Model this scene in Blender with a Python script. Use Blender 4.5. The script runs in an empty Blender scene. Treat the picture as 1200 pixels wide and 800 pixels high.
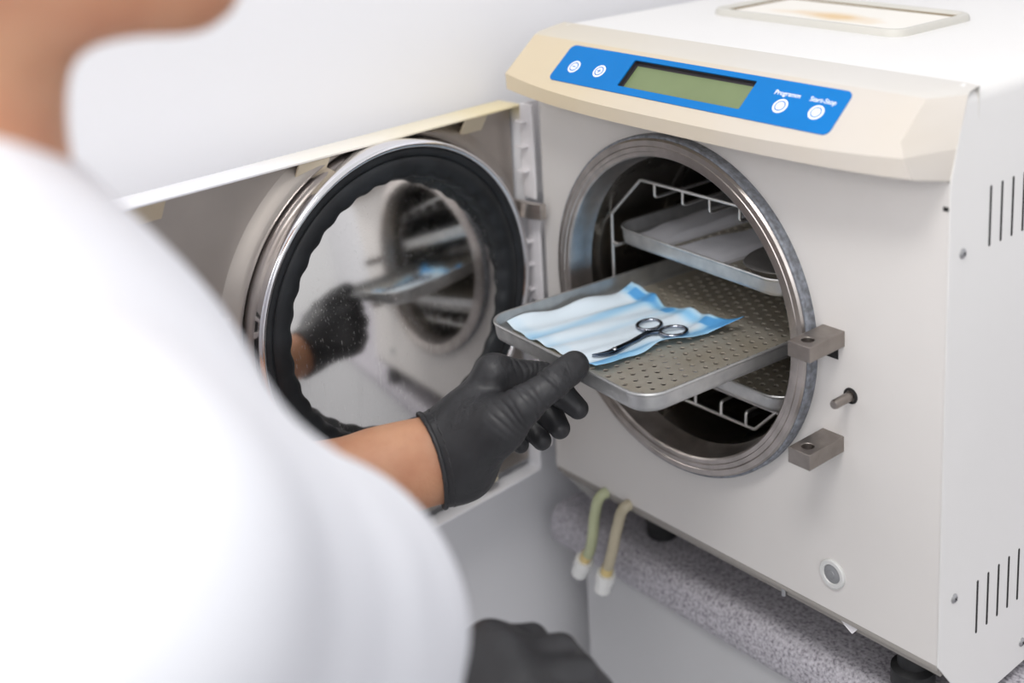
import bpy, bmesh, math, random
import numpy as np
from math import sin, cos, pi, radians, sqrt
from mathutils import Vector, Matrix
random.seed(3); rng = np.random.default_rng(5)
SC = bpy.context.scene
COL = SC.collection
FLOOR = -0.965            # the worktop is 0.90 m above the floor; z = 0 is the lower edge of the machine's front
W = 0.425                 # machine width

# ------------------------------------------------------------------ materials
def mat(name, color=(.8,.8,.8), rough=.5, metal=0., noise=0., nscale=20., color2=None, bump=0., bscale=60., stretch=None, spec=None, rvar=0., coat=0., detail=4., sss=0.):
    m = bpy.data.materials.new(name); m.use_nodes = True
    nt = m.node_tree; N = nt.nodes; L = nt.links
    b = N['Principled BSDF']
    b.inputs['Base Color'].default_value = (*color, 1); b.inputs['Roughness'].default_value = rough; b.inputs['Metallic'].default_value = metal
    if spec is not None: b.inputs['Specular IOR Level'].default_value = spec
    if coat: b.inputs['Coat Weight'].default_value = coat; b.inputs['Coat Roughness'].default_value = .15
    if sss:
        b.inputs['Subsurface Weight'].default_value = sss; b.inputs['Subsurface Radius'].default_value = (.008,.003,.0015)
    tc = N.new('ShaderNodeTexCoord'); mp = N.new('ShaderNodeMapping'); L.new(tc.outputs['Object'], mp.inputs['Vector'])
    if stretch: mp.inputs['Scale'].default_value = stretch
    if noise or color2 is not None or rvar:
        n = N.new('ShaderNodeTexNoise'); n.inputs['Scale'].default_value = nscale; n.inputs['Detail'].default_value = detail
        L.new(mp.outputs['Vector'], n.inputs['Vector'])
        r = N.new('ShaderNodeValToRGB'); r.color_ramp.elements[0].position = .35; r.color_ramp.elements[1].position = .68
        c2 = color2 if color2 is not None else tuple(c*(1-noise) for c in color)
        r.color_ramp.elements[0].color = (*color, 1); r.color_ramp.elements[1].color = (*c2, 1)
        L.new(n.outputs['Fac'], r.inputs['Fac']); L.new(r.outputs['Color'], b.inputs['Base Color'])
        if rvar:
            mr = N.new('ShaderNodeMapRange'); mr.inputs['To Min'].default_value = max(0, rough-rvar); mr.inputs['To Max'].default_value = rough+rvar
            L.new(n.outputs['Fac'], mr.inputs['Value']); L.new(mr.outputs['Result'], b.inputs['Roughness'])
    if bump:
        n2 = N.new('ShaderNodeTexNoise'); n2.inputs['Scale'].default_value = bscale; n2.inputs['Detail'].default_value = 5
        L.new(mp.outputs['Vector'], n2.inputs['Vector'])
        bp = N.new('ShaderNodeBump'); bp.inputs['Strength'].default_value = bump; bp.inputs['Distance'].default_value = .002
        L.new(n2.outputs['Fac'], bp.inputs['Height']); L.new(bp.outputs['Normal'], b.inputs['Normal'])
    return m

M = {}
M['wall'] = mat('wall_paint', (.80,.80,.825), .75, noise=.03, nscale=3)
M['floor'] = mat('floor_vinyl', (.45,.45,.46), .45, noise=.12, nscale=8)
M['enamel'] = mat('cream_white_enamel', (.66,.635,.615), .38, noise=.035, nscale=6, bump=.03, bscale=350)
M['enamel_top'] = mat('white_enamel_cover', (.74,.73,.715), .4, noise=.02, nscale=5, bump=.03, bscale=350)
M['base_dark'] = mat('grey_underside', (.30,.28,.26), .6)
M['plastic_white'] = mat('white_plastic', (.74,.72,.74), .45, noise=.04, nscale=12)
M['lip_white'] = mat('bluish_white_edge', (.72,.73,.78), .4)
M['yellowed'] = mat('yellowed_plastic', (.74,.66,.47), .5)
M['clip'] = mat('beige_clip', (.58,.50,.37), .55)
M['blue'] = mat('blue_membrane_panel', (.0,.165,.50), .5, noise=.04, nscale=30, spec=.2)
M['white_print'] = mat('white_print', (.88,.90,.95), .5)
M['grey_print'] = mat('grey_print', (.06,.20,.55), .5)
M['lcd'] = mat('green_lcd', (.175,.225,.100), .3, noise=.08, nscale=25)
M['display_shade'] = mat('dark_recess_shade', (.035,.03,.035), .5)  # dark sides of the display well, with the recess shadow put into the colour
M['steel'] = mat('brushed_steel', (.62,.575,.535), .34, 1., noise=.14, nscale=16, bump=.06, bscale=220, stretch=(1,1,14), rvar=.06)
M['steel_sheet'] = mat('door_sheet_steel', (.45,.41,.375), .44, 1., noise=.15, nscale=9, rvar=.07, bump=.04, bscale=60)
M['lug'] = mat('grey_cast_steel', (.36,.325,.30), .38, 1., noise=.22, nscale=60, rvar=.08, bump=.08, bscale=300)
M['chrome'] = mat('polished_chrome', (.83,.82,.84), .12, 1.)
M['ring'] = mat('turned_steel_ring', (.53,.485,.46), .33, 1., noise=.25, nscale=55, rvar=.09, bump=.05, bscale=300)
M['ringdark'] = mat('grey_seal_band', (.12,.125,.14), .6, noise=.5, nscale=220, color2=(.25,.27,.31))
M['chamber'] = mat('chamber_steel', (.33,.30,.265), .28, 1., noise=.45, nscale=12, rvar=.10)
M['wire'] = mat('rack_wire_steel', (.80,.79,.78), .36, .95)
M['alu'] = mat('tray_aluminium', (.66,.66,.65), .44, .9, color2=(.52,.525,.53), nscale=60, rvar=.1, bump=.05, bscale=120)
M['alu_floor'] = mat('tray_floor_aluminium', (.54,.50,.43), .5, .62, noise=.28, nscale=22, rvar=.1, color2=(.44,.39,.31))
M['black_rubber'] = mat('black_rubber', (.010,.011,.013), .5, noise=.35, nscale=30, spec=.32, color2=(.022,.025,.029))
M['foot'] = mat('black_foot_rubber', (.012,.012,.013), .55)
M['hole'] = mat('dark_opening', (.012,.011,.011), .8)
M['screw'] = mat('zinc_screw', (.45,.45,.46), .3, 1.)
M['plug'] = mat('frosted_plug_ring', (.60,.60,.59), .35)
M['plugc'] = mat('grey_plug_center', (.23,.235,.245), .4)
M['stone'] = mat('grey_speckled_laminate', (.42,.40,.43), .45)
M['cab'] = mat('light_grey_cabinet', (.50,.50,.51), .5, noise=.03, nscale=4)
M['tube_g'] = mat('greenish_clear_hose', (.50,.53,.33), .3, noise=.15, nscale=30)
M['tube_y'] = mat('yellowish_clear_hose', (.52,.46,.33), .3, noise=.15, nscale=30)
M['conn'] = mat('white_connector', (.82,.82,.80), .45)
M['brass'] = mat('yellow_collar', (.70,.55,.25), .45)
M['frame_grey'] = mat('grey_lid_frame', (.56,.545,.50), .5)
M['brown'] = mat('brown_edge', (.20,.145,.07), .5)
M['scis'] = mat('scissor_steel', (.30,.32,.37), .14, 1.)
M['scis_d'] = mat('dark_polished_steel', (.10,.125,.17), .2, 1.)
M['paper'] = mat('grey_white_paper', (.66,.66,.70), .7, noise=.07, nscale=30, bump=.2, bscale=70)
M['dish'] = mat('dark_steel_dish', (.36,.345,.335), .32, .6, noise=.2, nscale=20)
M['skin'] = mat('skin', (.60,.315,.185), .5, color2=(.50,.225,.125), nscale=28, bump=.12, bscale=420, sss=.12)
M['cloth'] = mat('white_tunic_cloth', (.76,.77,.81), .85, noise=.02, nscale=8, bump=.12, bscale=500)
M['hair'] = mat('dark_brown_hair', (.03,.018,.012), .55, noise=.4, nscale=60, bump=.5, bscale=120, stretch=(1,1,.2))
M['shoe'] = mat('white_shoe', (.7,.7,.7), .5)
M['eye'] = mat('eye_white', (.8,.8,.78), .2)
M['iris'] = mat('dark_iris', (.05,.03,.02), .2)
M['lips'] = mat('lips', (.45,.17,.12), .5)

def glove_mat():
    m = mat('black_nitrile', (.030,.030,.033), .47, noise=.25, nscale=26, spec=.45)
    nt = m.node_tree; N = nt.nodes; L = nt.links; b = N['Principled BSDF']
    tc = N.new('ShaderNodeTexCoord')
    mp = N.new('ShaderNodeMapping'); mp.inputs['Rotation'].default_value = (0.3,0.5,.6); mp.inputs['Scale'].default_value = (1,1,.35)
    L.new(tc.outputs['Object'], mp.inputs['Vector'])
    w = N.new('ShaderNodeTexNoise'); w.inputs['Scale'].default_value = 190; w.inputs['Detail'].default_value = 3; w.inputs['Distortion'].default_value = .6
    L.new(mp.outputs['Vector'], w.inputs['Vector'])
    k = N.new('ShaderNodeTexNoise'); k.inputs['Scale'].default_value = 30; L.new(tc.outputs['Object'], k.inputs['Vector'])
    r = N.new('ShaderNodeMapRange'); r.inputs['From Min'].default_value = .45; r.inputs['From Max'].default_value = .65; L.new(k.outputs['Fac'], r.inputs['Value'])
    mu = N.new('ShaderNodeMath'); mu.operation = 'MULTIPLY'; L.new(w.outputs['Fac'], mu.inputs[0]); L.new(r.outputs['Result'], mu.inputs[1])
    bp = N.new('ShaderNodeBump'); bp.inputs['Strength'].default_value = .45; bp.inputs['Distance'].default_value = .0014
    bp.inputs['Strength'].default_value = .7; bp.inputs['Distance'].default_value = .002; L.new(mu.outputs[0], bp.inputs['Height']); L.new(bp.outputs['Normal'], b.inputs['Normal'])
    return m
M['glove'] = glove_mat()

def stone():
    m = M['stone']; nt = m.node_tree; N = nt.nodes; L = nt.links; b = N['Principled BSDF']
    tc = N.new('ShaderNodeTexCoord')
    v = N.new('ShaderNodeTexNoise'); v.inputs['Scale'].default_value = 330; v.inputs['Detail'].default_value = 5; v.inputs['Roughness'].default_value = .6
    L.new(tc.outputs['Object'], v.inputs['Vector'])
    r = N.new('ShaderNodeValToRGB'); e = r.color_ramp.elements
    e[0].position = .34; e[0].color = (.17,.155,.18,1); e[1].position = .62; e[1].color = (.52,.50,.54,1)
    x = e.new(.46); x.color = (.35,.335,.365,1)
    L.new(v.outputs['Fac'], r.inputs['Fac']); L.new(r.outputs['Color'], b.inputs['Base Color'])
stone()

def mirror_mat():
    m = mat('polished_door_disc', (.80,.785,.77), .09, 1.)
    nt = m.node_tree; N = nt.nodes; L = nt.links; b = N['Principled BSDF']
    tc = N.new('ShaderNodeTexCoord')
    tot = None
    for rot, sc in (((.9,.2,.1),(2200,2200,40)), ((-.5,.1,.4),(1900,1900,30)), ((1.5,0,.2),(2400,2400,60))):
        mp = N.new('ShaderNodeMapping'); mp.inputs['Rotation'].default_value = rot; mp.inputs['Scale'].default_value = tuple(s/10 for s in sc)
        L.new(tc.outputs['Object'], mp.inputs['Vector'])
        n = N.new('ShaderNodeTexNoise'); n.inputs['Scale'].default_value = 10; n.inputs['Detail'].default_value = 1
        L.new(mp.outputs['Vector'], n.inputs['Vector'])
        r = N.new('ShaderNodeMapRange'); r.inputs['From Min'].default_value = .72; r.inputs['From Max'].default_value = .78
        L.new(n.outputs['Fac'], r.inputs['Value'])
        if tot is None: tot = r.outputs['Result']
        else:
            a = N.new('ShaderNodeMath'); a.operation = 'MAXIMUM'; L.new(tot, a.inputs[0]); L.new(r.outputs['Result'], a.inputs[1]); tot = a.outputs[0]
    rr = N.new('ShaderNodeMapRange'); rr.inputs['To Min'].default_value = .095; rr.inputs['To Max'].default_value = .5
    L.new(tot, rr.inputs['Value']); L.new(rr.outputs['Result'], b.inputs['Roughness'])
    return m
M['mirror'] = mirror_mat()

def aged(name, c_new, c_old, axis, lo, hi, rough=.42, zmin=None):
    """plastic that has yellowed along one direction of the part"""
    m = mat(name, c_new, rough); nt = m.node_tree; N = nt.nodes; L = nt.links; b = N['Principled BSDF']
    tc = N.new('ShaderNodeTexCoord'); sp = N.new('ShaderNodeSeparateXYZ'); L.new(tc.outputs['Object'], sp.inputs[0])
    mr = N.new('ShaderNodeMapRange'); mr.inputs['From Min'].default_value = lo; mr.inputs['From Max'].default_value = hi; L.new(sp.outputs[axis], mr.inputs['Value'])
    n = N.new('ShaderNodeTexNoise'); n.inputs['Scale'].default_value = 14; L.new(tc.outputs['Object'], n.inputs['Vector'])
    a = N.new('ShaderNodeMath'); a.operation = 'MULTIPLY_ADD'; a.inputs[1].default_value = .5; a.inputs[2].default_value = -.25; L.new(n.outputs['Fac'], a.inputs[0])
    s = N.new('ShaderNodeMath'); s.operation = 'ADD'; s.use_clamp = True; L.new(mr.outputs['Result'], s.inputs[0]); L.new(a.outputs[0], s.inputs[1])
    if zmin is not None:
        zr = N.new('ShaderNodeMapRange'); zr.inputs['From Min'].default_value = zmin; zr.inputs['From Max'].default_value = zmin+.015; L.new(sp.outputs[2], zr.inputs['Value'])
        zm = N.new('ShaderNodeMath'); zm.operation = 'MULTIPLY'; L.new(s.outputs[0], zm.inputs[0]); L.new(zr.outputs['Result'], zm.inputs[1]); s = zm
    mx = N.new('ShaderNodeMix'); mx.data_type = 'RGBA'; mx.inputs['A'].default_value = (*c_new,1); mx.inputs['B'].default_value = (*c_old,1)
    L.new(s.outputs[0], mx.inputs['Factor']); L.new(mx.outputs['Result'], b.inputs['Base Color'])
    return m
M['console'] = aged('yellowed_console_plastic', (.56,.52,.475), (.60,.505,.355), 0, .36, .06)
M['console_top'] = aged('console_top_plastic', (.57,.55,.52), (.58,.53,.44), 0, .30, .02)
M['doorshell'] = aged('door_shell_plastic', (.78,.78,.81), (.76,.66,.42), 1, -.30, -.02, zmin=.33)

def stained():
    m = mat('stained_white_lid', (.82,.80,.76), .5); nt = m.node_tree; N = nt.nodes; L = nt.links; b = N['Principled BSDF']
    tc = N.new('ShaderNodeTexCoord'); mp = N.new('ShaderNodeMapping'); mp.inputs['Location'].default_value = (-.19,-.188,0); mp.inputs['Scale'].default_value = (1,3.2,0)
    L.new(tc.outputs['Object'], mp.inputs['Vector'])
    ln = N.new('ShaderNodeVectorMath'); ln.operation = 'LENGTH'
    # mapping applies scale before location: centre the stain
    mp.vector_type = 'TEXTURE'; mp.inputs['Location'].default_value = (.178,.185,.42); mp.inputs['Scale'].default_value = (1,.30,1)
    L.new(mp.outputs['Vector'], ln.inputs[0])
    n = N.new('ShaderNodeTexNoise'); n.inputs['Scale'].default_value = 25; L.new(tc.outputs['Object'], n.inputs['Vector'])
    ad = N.new('ShaderNodeMath'); ad.operation = 'MULTIPLY_ADD'; ad.inputs[1].default_value = .09; L.new(n.outputs['Fac'], ad.inputs[0]); L.new(ln.outputs['Value'], ad.inputs[2])
    r = N.new('ShaderNodeValToRGB'); e = r.color_ramp.elements; e[0].position = .05; e[0].color = (.70,.50,.26,1); e[1].position = .11; e[1].color = (.80,.77,.71,1)
    L.new(ad.outputs[0], r.inputs['Fac']); L.new(r.outputs['Color'], b.inputs['Base Color'])
    return m
M['stained'] = stained()

def pouch_mat():
    """thin crinkled film: blue where it is doubled along the edges and folds, near white between"""
    m = mat('pale_blue_pouch', (.55,.74,.90), .38); nt = m.node_tree; N = nt.nodes; L = nt.links; b = N['Principled BSDF']
    at = N.new('ShaderNodeAttribute'); at.attribute_name = 'tone'
    n = N.new('ShaderNodeTexNoise'); n.inputs['Scale'].default_value = 45; n.inputs['Detail'].default_value = 3
    tc = N.new('ShaderNodeTexCoord'); mp = N.new('ShaderNodeMapping'); mp.inputs['Scale'].default_value = (1,.35,1); L.new(tc.outputs['Object'], mp.inputs['Vector']); L.new(mp.outputs['Vector'], n.inputs['Vector'])
    a = N.new('ShaderNodeMath'); a.operation = 'MULTIPLY_ADD'; a.inputs[1].default_value = .42; L.new(n.outputs['Fac'], a.inputs[0]); L.new(at.outputs['Fac'], a.inputs[2])
    r = N.new('ShaderNodeValToRGB'); e = r.color_ramp.elements
    e[0].position = .12; e[0].color = (.74,.84,.92,1); e[1].position = 1.0; e[1].color = (.10,.36,.72,1)
    x = e.new(.42); x.color = (.50,.71,.88,1); y = e.new(.72); y.color = (.29,.58,.84,1)
    L.new(a.outputs[0], r.inputs['Fac']); L.new(r.outputs['Color'], b.inputs['Base Color'])
    return m
M['pouch'] = pouch_mat()

# ------------------------------------------------------------------ object helpers
def link(o, parent=None, base=None):
    COL.objects.link(o)
    if parent is not None:
        o.parent = parent
        o.matrix_parent_inverse = Matrix.Translation(-Vector(parent['_w'])) if '_w' in parent else Matrix()
    return o
def tag(o, label=None, cat=None, group=None, kind=None):
    if label: o['label'] = label
    if cat: o['category'] = cat
    if group: o['group'] = group
    if kind: o['kind'] = kind
    return o
ROOTS = []
def thing(name, loc, label, cat, group=None):
    o = bpy.data.objects.new(name, None); COL.objects.link(o); o.location = loc; o.empty_display_size = .05
    o['_w'] = list(loc); ROOTS.append(o)
    return tag(o, label, cat, group)
def mesh(name, V, F, material, parent=None, smooth=40, bevel=0, mats=None, fmat=None, label=None):
    me = bpy.data.meshes.new(name); me.from_pydata([tuple(map(float, v)) for v in V], [], [tuple(map(int, f)) for f in F])
    bm = bmesh.new(); bm.from_mesh(me)
    bmesh.ops.recalc_face_normals(bm, faces=bm.faces) if smooth != 'raw' else None
    bm.to_mesh(me); bm.free()
    o = bpy.data.objects.new(name, me)
    for mm in (mats or [material]): me.materials.append(mm)
    if fmat is not None:
        for p, i in zip(me.polygons, fmat): p.material_index = i
    if smooth:
        for p in me.polygons: p.use_smooth = True
        if smooth != 'raw': me.set_sharp_from_angle(angle=radians(smooth))
    if bevel:
        md = o.modifiers.new('bevel', 'BEVEL'); md.width = bevel; md.segments = 3; md.limit_method = 'ANGLE'; md.angle_limit = radians(28)
        md.harden_normals = False
    if label: o['label'] = label
    # children of a part: world-space vertices, so the inverse of the thing's place is enough at every level
    COL.objects.link(o)
    if parent is not None:
        o.parent = parent
        if parent.type == 'EMPTY' and '_w' in parent: o.matrix_parent_inverse = Matrix.Translation(-Vector(parent['_w']))
    return o
class MB:
    """collects shapes into one mesh"""
    def __init__(s): s.V = []; s.F = []
    def add(s, V, F):
        n = len(s.V); s.V += [tuple(v) for v in V]; s.F += [tuple(i+n for i in f) for f in F]; return s
    def box(s, a, b, fr=None):
        V = [(x,y,z) for x in (a[0],b[0]) for y in (a[1],b[1]) for z in (a[2],b[2])]
        if fr: V = [fr(*v) for v in V]
        return s.add(V, [(0,1,3,2),(4,6,7,5),(0,4,5,1),(2,3,7,6),(0,2,6,4),(1,5,7,3)])
    def cyl(s, c, axis, r, h, n=32, r2=None):
        a = Vector(axis).normalized(); u = a.orthogonal().normalized(); w = a.cross(u); c = Vector(c); r2 = r if r2 is None else r2
        V = [c+(u*cos(t)+w*sin(t))*r for t in np.linspace(0,2*pi,n,endpoint=False)]+[c+a*h+(u*cos(t)+w*sin(t))*r2 for t in np.linspace(0,2*pi,n,endpoint=False)]
        return s.add(V, [(i,(i+1)%n,n+(i+1)%n,n+i) for i in range(n)]+[tuple(range(n))[::-1], tuple(range(n,2*n))])
    def tube(s, pts, r, n=10, cap=True):
        P = [Vector(p) for p in pts]; rr = r if hasattr(r,'__len__') else [r]*len(P)
        V = []; F = []
        t0 = (P[1]-P[0]).normalized(); u = t0.orthogonal().normalized()
        for i, p in enumerate(P):
            t = ((P[min(i+1,len(P)-1)]-p).normalized()+(p-P[max(i-1,0)]).normalized()).normalized() if 0 < i < len(P)-1 else ((P[1]-P[0]) if i == 0 else (P[-1]-P[-2])).normalized()
            u = (u-t*u.dot(t)).normalized(); w = t.cross(u)
            V += [p+(u*cos(a)+w*sin(a))*rr[i] for a in np.linspace(0,2*pi,n,endpoint=False)]
        for i in range(len(P)-1):
            F += [(i*n+k, i*n+(k+1)%n, (i+1)*n+(k+1)%n, (i+1)*n+k) for k in range(n)]
        if cap: F += [tuple(range(n))[::-1], tuple(range((len(P)-1)*n, len(P)*n))]
        return s.add(V, F)
    def build(s, name, material, parent=None, **k): return mesh(name, s.V, s.F, material, parent, **k)
def lathe(fr, prof, n=128, closed=False):
    """prof: (radius, height) pairs; fr(a, b, h) places the turned point"""
    V = []; F = []; m = len(prof)
    for i in range(n):
        t = 2*pi*i/n
        V += [fr(r*cos(t), r*sin(t), h) for r, h in prof]
    for i in range(n):
        j = (i+1) % n
        for k in range(m if closed else m-1):
            k2 = (k+1) % m
            F.append((i*m+k, j*m+k, j*m+k2, i*m+k2))
    return V, F
def round_poly(pts, r, n=6):
    """rounds the corners of a closed 2-D polygon"""
    out = []; m = len(pts)
    for i in range(m):
        p = np.array(pts[i], float); a = np.array(pts[i-1], float)-p; b = np.array(pts[(i+1)%m], float)-p
        a /= np.hypot(*a); b /= np.hypot(*b); ang = math.acos(np.clip(a@b,-1,1)); d = r/math.tan(ang/2)
        c = p+(a+b)/np.hypot(*(a+b))*(r/sin(ang/2))
        s = p+a*d; e = p+b*d; t0 = math.atan2(*(s-c)[::-1]); t1 = math.atan2(*(e-c)[::-1]); dt = (t1-t0+pi) % (2*pi)-pi
        out += [(c[0]+r*cos(t0+dt*k/n), c[1]+r*sin(t0+dt*k/n)) for k in range(n+1)]
    return out
def smooth_path(pts, n=8):
    P = [np.array(p, float) for p in pts]; P = [2*P[0]-P[1]]+P+[2*P[-1]-P[-2]]; out = []
    for i in range(1, len(P)-2):
        for t in np.linspace(0,1,n,endpoint=False):
            a,b,c,d = P[i-1:i+3]
            out.append(.5*(2*b+(c-a)*t+(2*a-5*b+4*c-d)*t*t+(3*b-a-3*c+d)*t**3))
    out.append(P[-2]); return out
def text_mesh(name, body, size, org, ex, ey, nrm, material, parent, bold=0):
    cu = bpy.data.curves.new(name, 'FONT'); cu.body = body; cu.size = size; cu.align_x = 'CENTER'; cu.align_y = 'CENTER'; cu.extrude = .00008; cu.offset = bold
    o = bpy.data.objects.new(name+'_tmp', cu); COL.objects.link(o)
    me = bpy.data.meshes.new_from_object(o.evaluated_get(bpy.context.evaluated_depsgraph_get()))
    bpy.data.objects.remove(o); bpy.data.curves.remove(cu)
    org, ex, ey, nrm = map(Vector, (org, ex, ey, nrm))
    V = [org+ex*v.co.x+ey*v.co.y+nrm*v.co.z for v in me.vertices]; F = [tuple(p.vertices) for p in me.polygons]
    bpy.data.meshes.remove(me)
    return mesh(name, V, F, material, parent, smooth=0)

# ------------------------------------------------------------------ the room
def struct(name, mb, material, **k):
    o = mb.build(name, material, None, **k); o['kind'] = 'structure'; return o
struct('floor', MB().box((-.175,-3.2,FLOOR-.1),(3.4,.86,FLOOR)), M['floor'], smooth=0)
struct('wall_left', MB().box((-.175,-3.2,FLOOR),(-.075,.86,1.75)), M['wall'], smooth=0)
struct('wall_back', MB().box((-.075,.76,FLOOR),(3.4,.86,1.75)), M['wall'], smooth=0)

# worktop with a rolled front edge, and the cabinet that carries it
WT = -.066
prof = [(.74,WT),(.034,WT),(.027,WT-.0015),(.021,WT-.006),(.018,WT-.012),(.0175,WT-.030),(.019,WT-.037),(.024,WT-.040),(.74,WT-.040)]
x0, x1 = -.036, 1.9
V = [(x, y, z) for x in (x0, x1) for y, z in prof]; n = len(prof)
F = [(i,(i+1)%n,n+(i+1)%n,n+i) for i in range(n)]+[tuple(range(n)),tuple(range(n,2*n))[::-1]]
tag(mesh('worktop', V, F, M['stone'], smooth=50, bevel=.0015), 'grey speckled laminate worktop with a rounded front edge under the white steriliser', 'worktop')
cab = thing('base_cabinet', (.95,.38,FLOOR), 'plain light grey base cabinet below the speckled worktop', 'cabinet')
MB().box((.004,.045,FLOOR+.1),(1.85,.73,WT-.0405)).build('carcass', M['cab'], cab, smooth=0, bevel=.001)
MB().box((.03,.09,FLOOR),(1.83,.70,FLOOR+.1)).build('plinth', M['base_dark'], cab, smooth=0)
for i in range(3):
    a = .006+i*.61
    MB().box((a,.026,FLOOR+.105),(a+.606,.0448,WT-.043)).build('door', M['cab'], cab, smooth=0, bevel=.0015)

# ------------------------------------------------------------------ the steriliser
XC, ZC, RO = .1716, .2094, .1424
A = thing('steam_steriliser', (.2125,.31,WT), 'white tabletop steam steriliser with blue control strip and open round chamber on speckled worktop', 'steriliser')

# front plate with the round opening
def front_plate():
    x0, x1, z0, z1, y = .0008, .4236, .0, .372, 0.
    n = 128; R = .137; V = []; F = []
    for k in range(n):
        t = 2*pi*k/n+pi/n; c, s = cos(t), sin(t)
        V.append((XC+R*c, y, ZC+R*s))
        ts = []
        if c > 1e-9: ts.append((x1-XC)/c)
        if c < -1e-9: ts.append((x0-XC)/c)
        if s > 1e-9: ts.append((z1-ZC)/s)
        if s < -1e-9: ts.append((z0-ZC)/s)
        q = min(ts); V.append((XC+q*c, y, ZC+q*s))
    corners = [(x1,y,z1),(x0,y,z1),(x0,y,z0),(x1,y,z0)]
    ci = [len(V)+i for i in range(4)]; V += corners
    for k in range(n):
        k2 = (k+1) % n; a, b = V[2*k+1], V[2*k2+1]
        f = [2*k, 2*k+1]
        if abs(a[0]-b[0]) > 1e-6 and abs(a[2]-b[2]) > 1e-6:
            cc = min(range(4), key=lambda i: (Vector(corners[i])-(Vector(a)+Vector(b))/2).length); f.append(ci[cc])
        f += [2*k2+1, 2*k2]; F.append(tuple(f))
    m = len(V); V += [(v[0], .0012, v[2]) for v in V]
    F2 = [tuple(i+m for i in f[::-1]) for f in F]
    rim = [tuple([2*k, 2*((k+1)%n), 2*((k+1)%n)+m, 2*k+m]) for k in range(n)]
    o = mesh('front_panel', V, F+F2+rim, M['enamel'], A, smooth=30)
    return o
fp = front_plate()
MB().box((.0008,.0,-.0045),(.4236,.02,-.0003)).build('front_lower_flange', M['base_dark'], A, smooth=0, bevel=.0008)
MB().box((.002,.006,-.012),(.423,.62,-.005)).build('base_plate', M['base_dark'], A, smooth=0)
# cover: one folded sheet, left side, top and right side
def yfront(z):
    P = [(-.058,.045),(-.022,.0168),(-.0005,.0),(.3627,-.0),(.4200,.0190),(.4222,.030),(.4225,.034)]
    return float(np.interp(z, [p[0] for p in P], [p[1] for p in P]))
def cover():
    sec = [(W,-.058),(W,-.022),(W,-.0005),(W,.18),(W,.3627)]+[(W-.0015*k/4,.3627+.047*k/4) for k in range(1,4)]
    r = .012; cx, cz = W-.0015-r, .4225-r
    sec += [(cx+r*cos(t), cz+r*sin(t)) for t in np.linspace(0,pi/2,8)]
    sec = sec+[(W-x, z) for x, z in sec[::-1]]
    n = len(sec); V = []; F = []
    inner = [(W/2+(x-W/2)*(1-.0012/(W/2)), z-(.0012 if z > .41 else 0)) for x, z in sec]
    for s in (sec, inner):
        for x, z in s: V += [(x, yfront(z), z), (x, .63, z)]
    for i in range(n-1):
        F.append((2*i, 2*i+2, 2*i+3, 2*i+1)); j = 2*n
        F.append((j+2*i, j+2*i+1, j+2*i+3, j+2*i+2)); F.append((2*i, j+2*i, j+2*i+2, 2*i+2))
    return mesh('cover', V, F, M['enamel_top'], A, smooth=25)
cover()
MB().box((.001,.628,-.056),(.424,.6295,.4205)).build('back_panel', M['enamel'], A, smooth=0)
for z0, z1 in ((.3062,.3501),(.0031,.0473)):
    for k in range(9):
        y = .0490+.0144*k; r = .0011; mb = MB()
        pts = [(y+r*cos(t), z1-r+r*sin(t)) for t in np.linspace(0,pi,7)]+[(y+r*cos(t), z0+r+r*sin(t)) for t in np.linspace(pi,2*pi,7)]
        n = len(pts); mb.add([(W+.0003,a,b) for a,b in pts]+[(W-.0005,a,b) for a,b in pts], [tuple(range(n))]+[(i,(i+1)%n,n+(i+1)%n,n+i) for i in range(n)])
        mb.build('vent_slot', M['hole'], A, smooth=0)
def screw(p, nrm, r=.0038):
    nv = Vector(nrm); p = Vector(p)
    mb = MB().cyl(p-nv*.001, nv, r, .0016, 24, r*.95).cyl(p+nv*.0006, nv, r*.95, .0012, 24, r*.55)
    o = mb.build('screw', M['screw'], A, smooth=35)
    u = nv.orthogonal().normalized(); w = nv.cross(u)
    c = MB()
    for a, b in ((u,w),(w,u)):
        q = [p+nv*.0019+a*(sx*r*.5)+b*(sy*r*.1) for sx, sy in ((-1,-1),(1,-1),(1,1),(-1,1))]
        c.add(q, [(0,1,2,3)])
    c.build('screw_recess', M['hole'], o, smooth=0)
screw((W,.016,.3097),(1,0,0)); screw((W,.018,.0472),(1,0,0)); screw((W,.1165,-.0394),(1,0,0)); screw((W,.30,.3097),(1,0,0))
MB().box((.4195,-.0003,.3425),(.4236,.0004,.3455)).build('panel_notch', M['hole'], A, smooth=0)
for x, y in ((.0811,.060),(.3837,.030),(.0811,.56),(.3837,.56)):
    V, F = lathe(lambda a,b,h,x=x,y=y: (x+a,y+b,WT+h), [(0,0),(.0135,0),(.0155,.002),(.0155,.014),(.017,.017),(.017,.03),(.012,.033),(.012,.055),(0,.055)], 32)
    mesh('rubber_foot', V, F, M['foot'], A, smooth=35)

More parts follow.
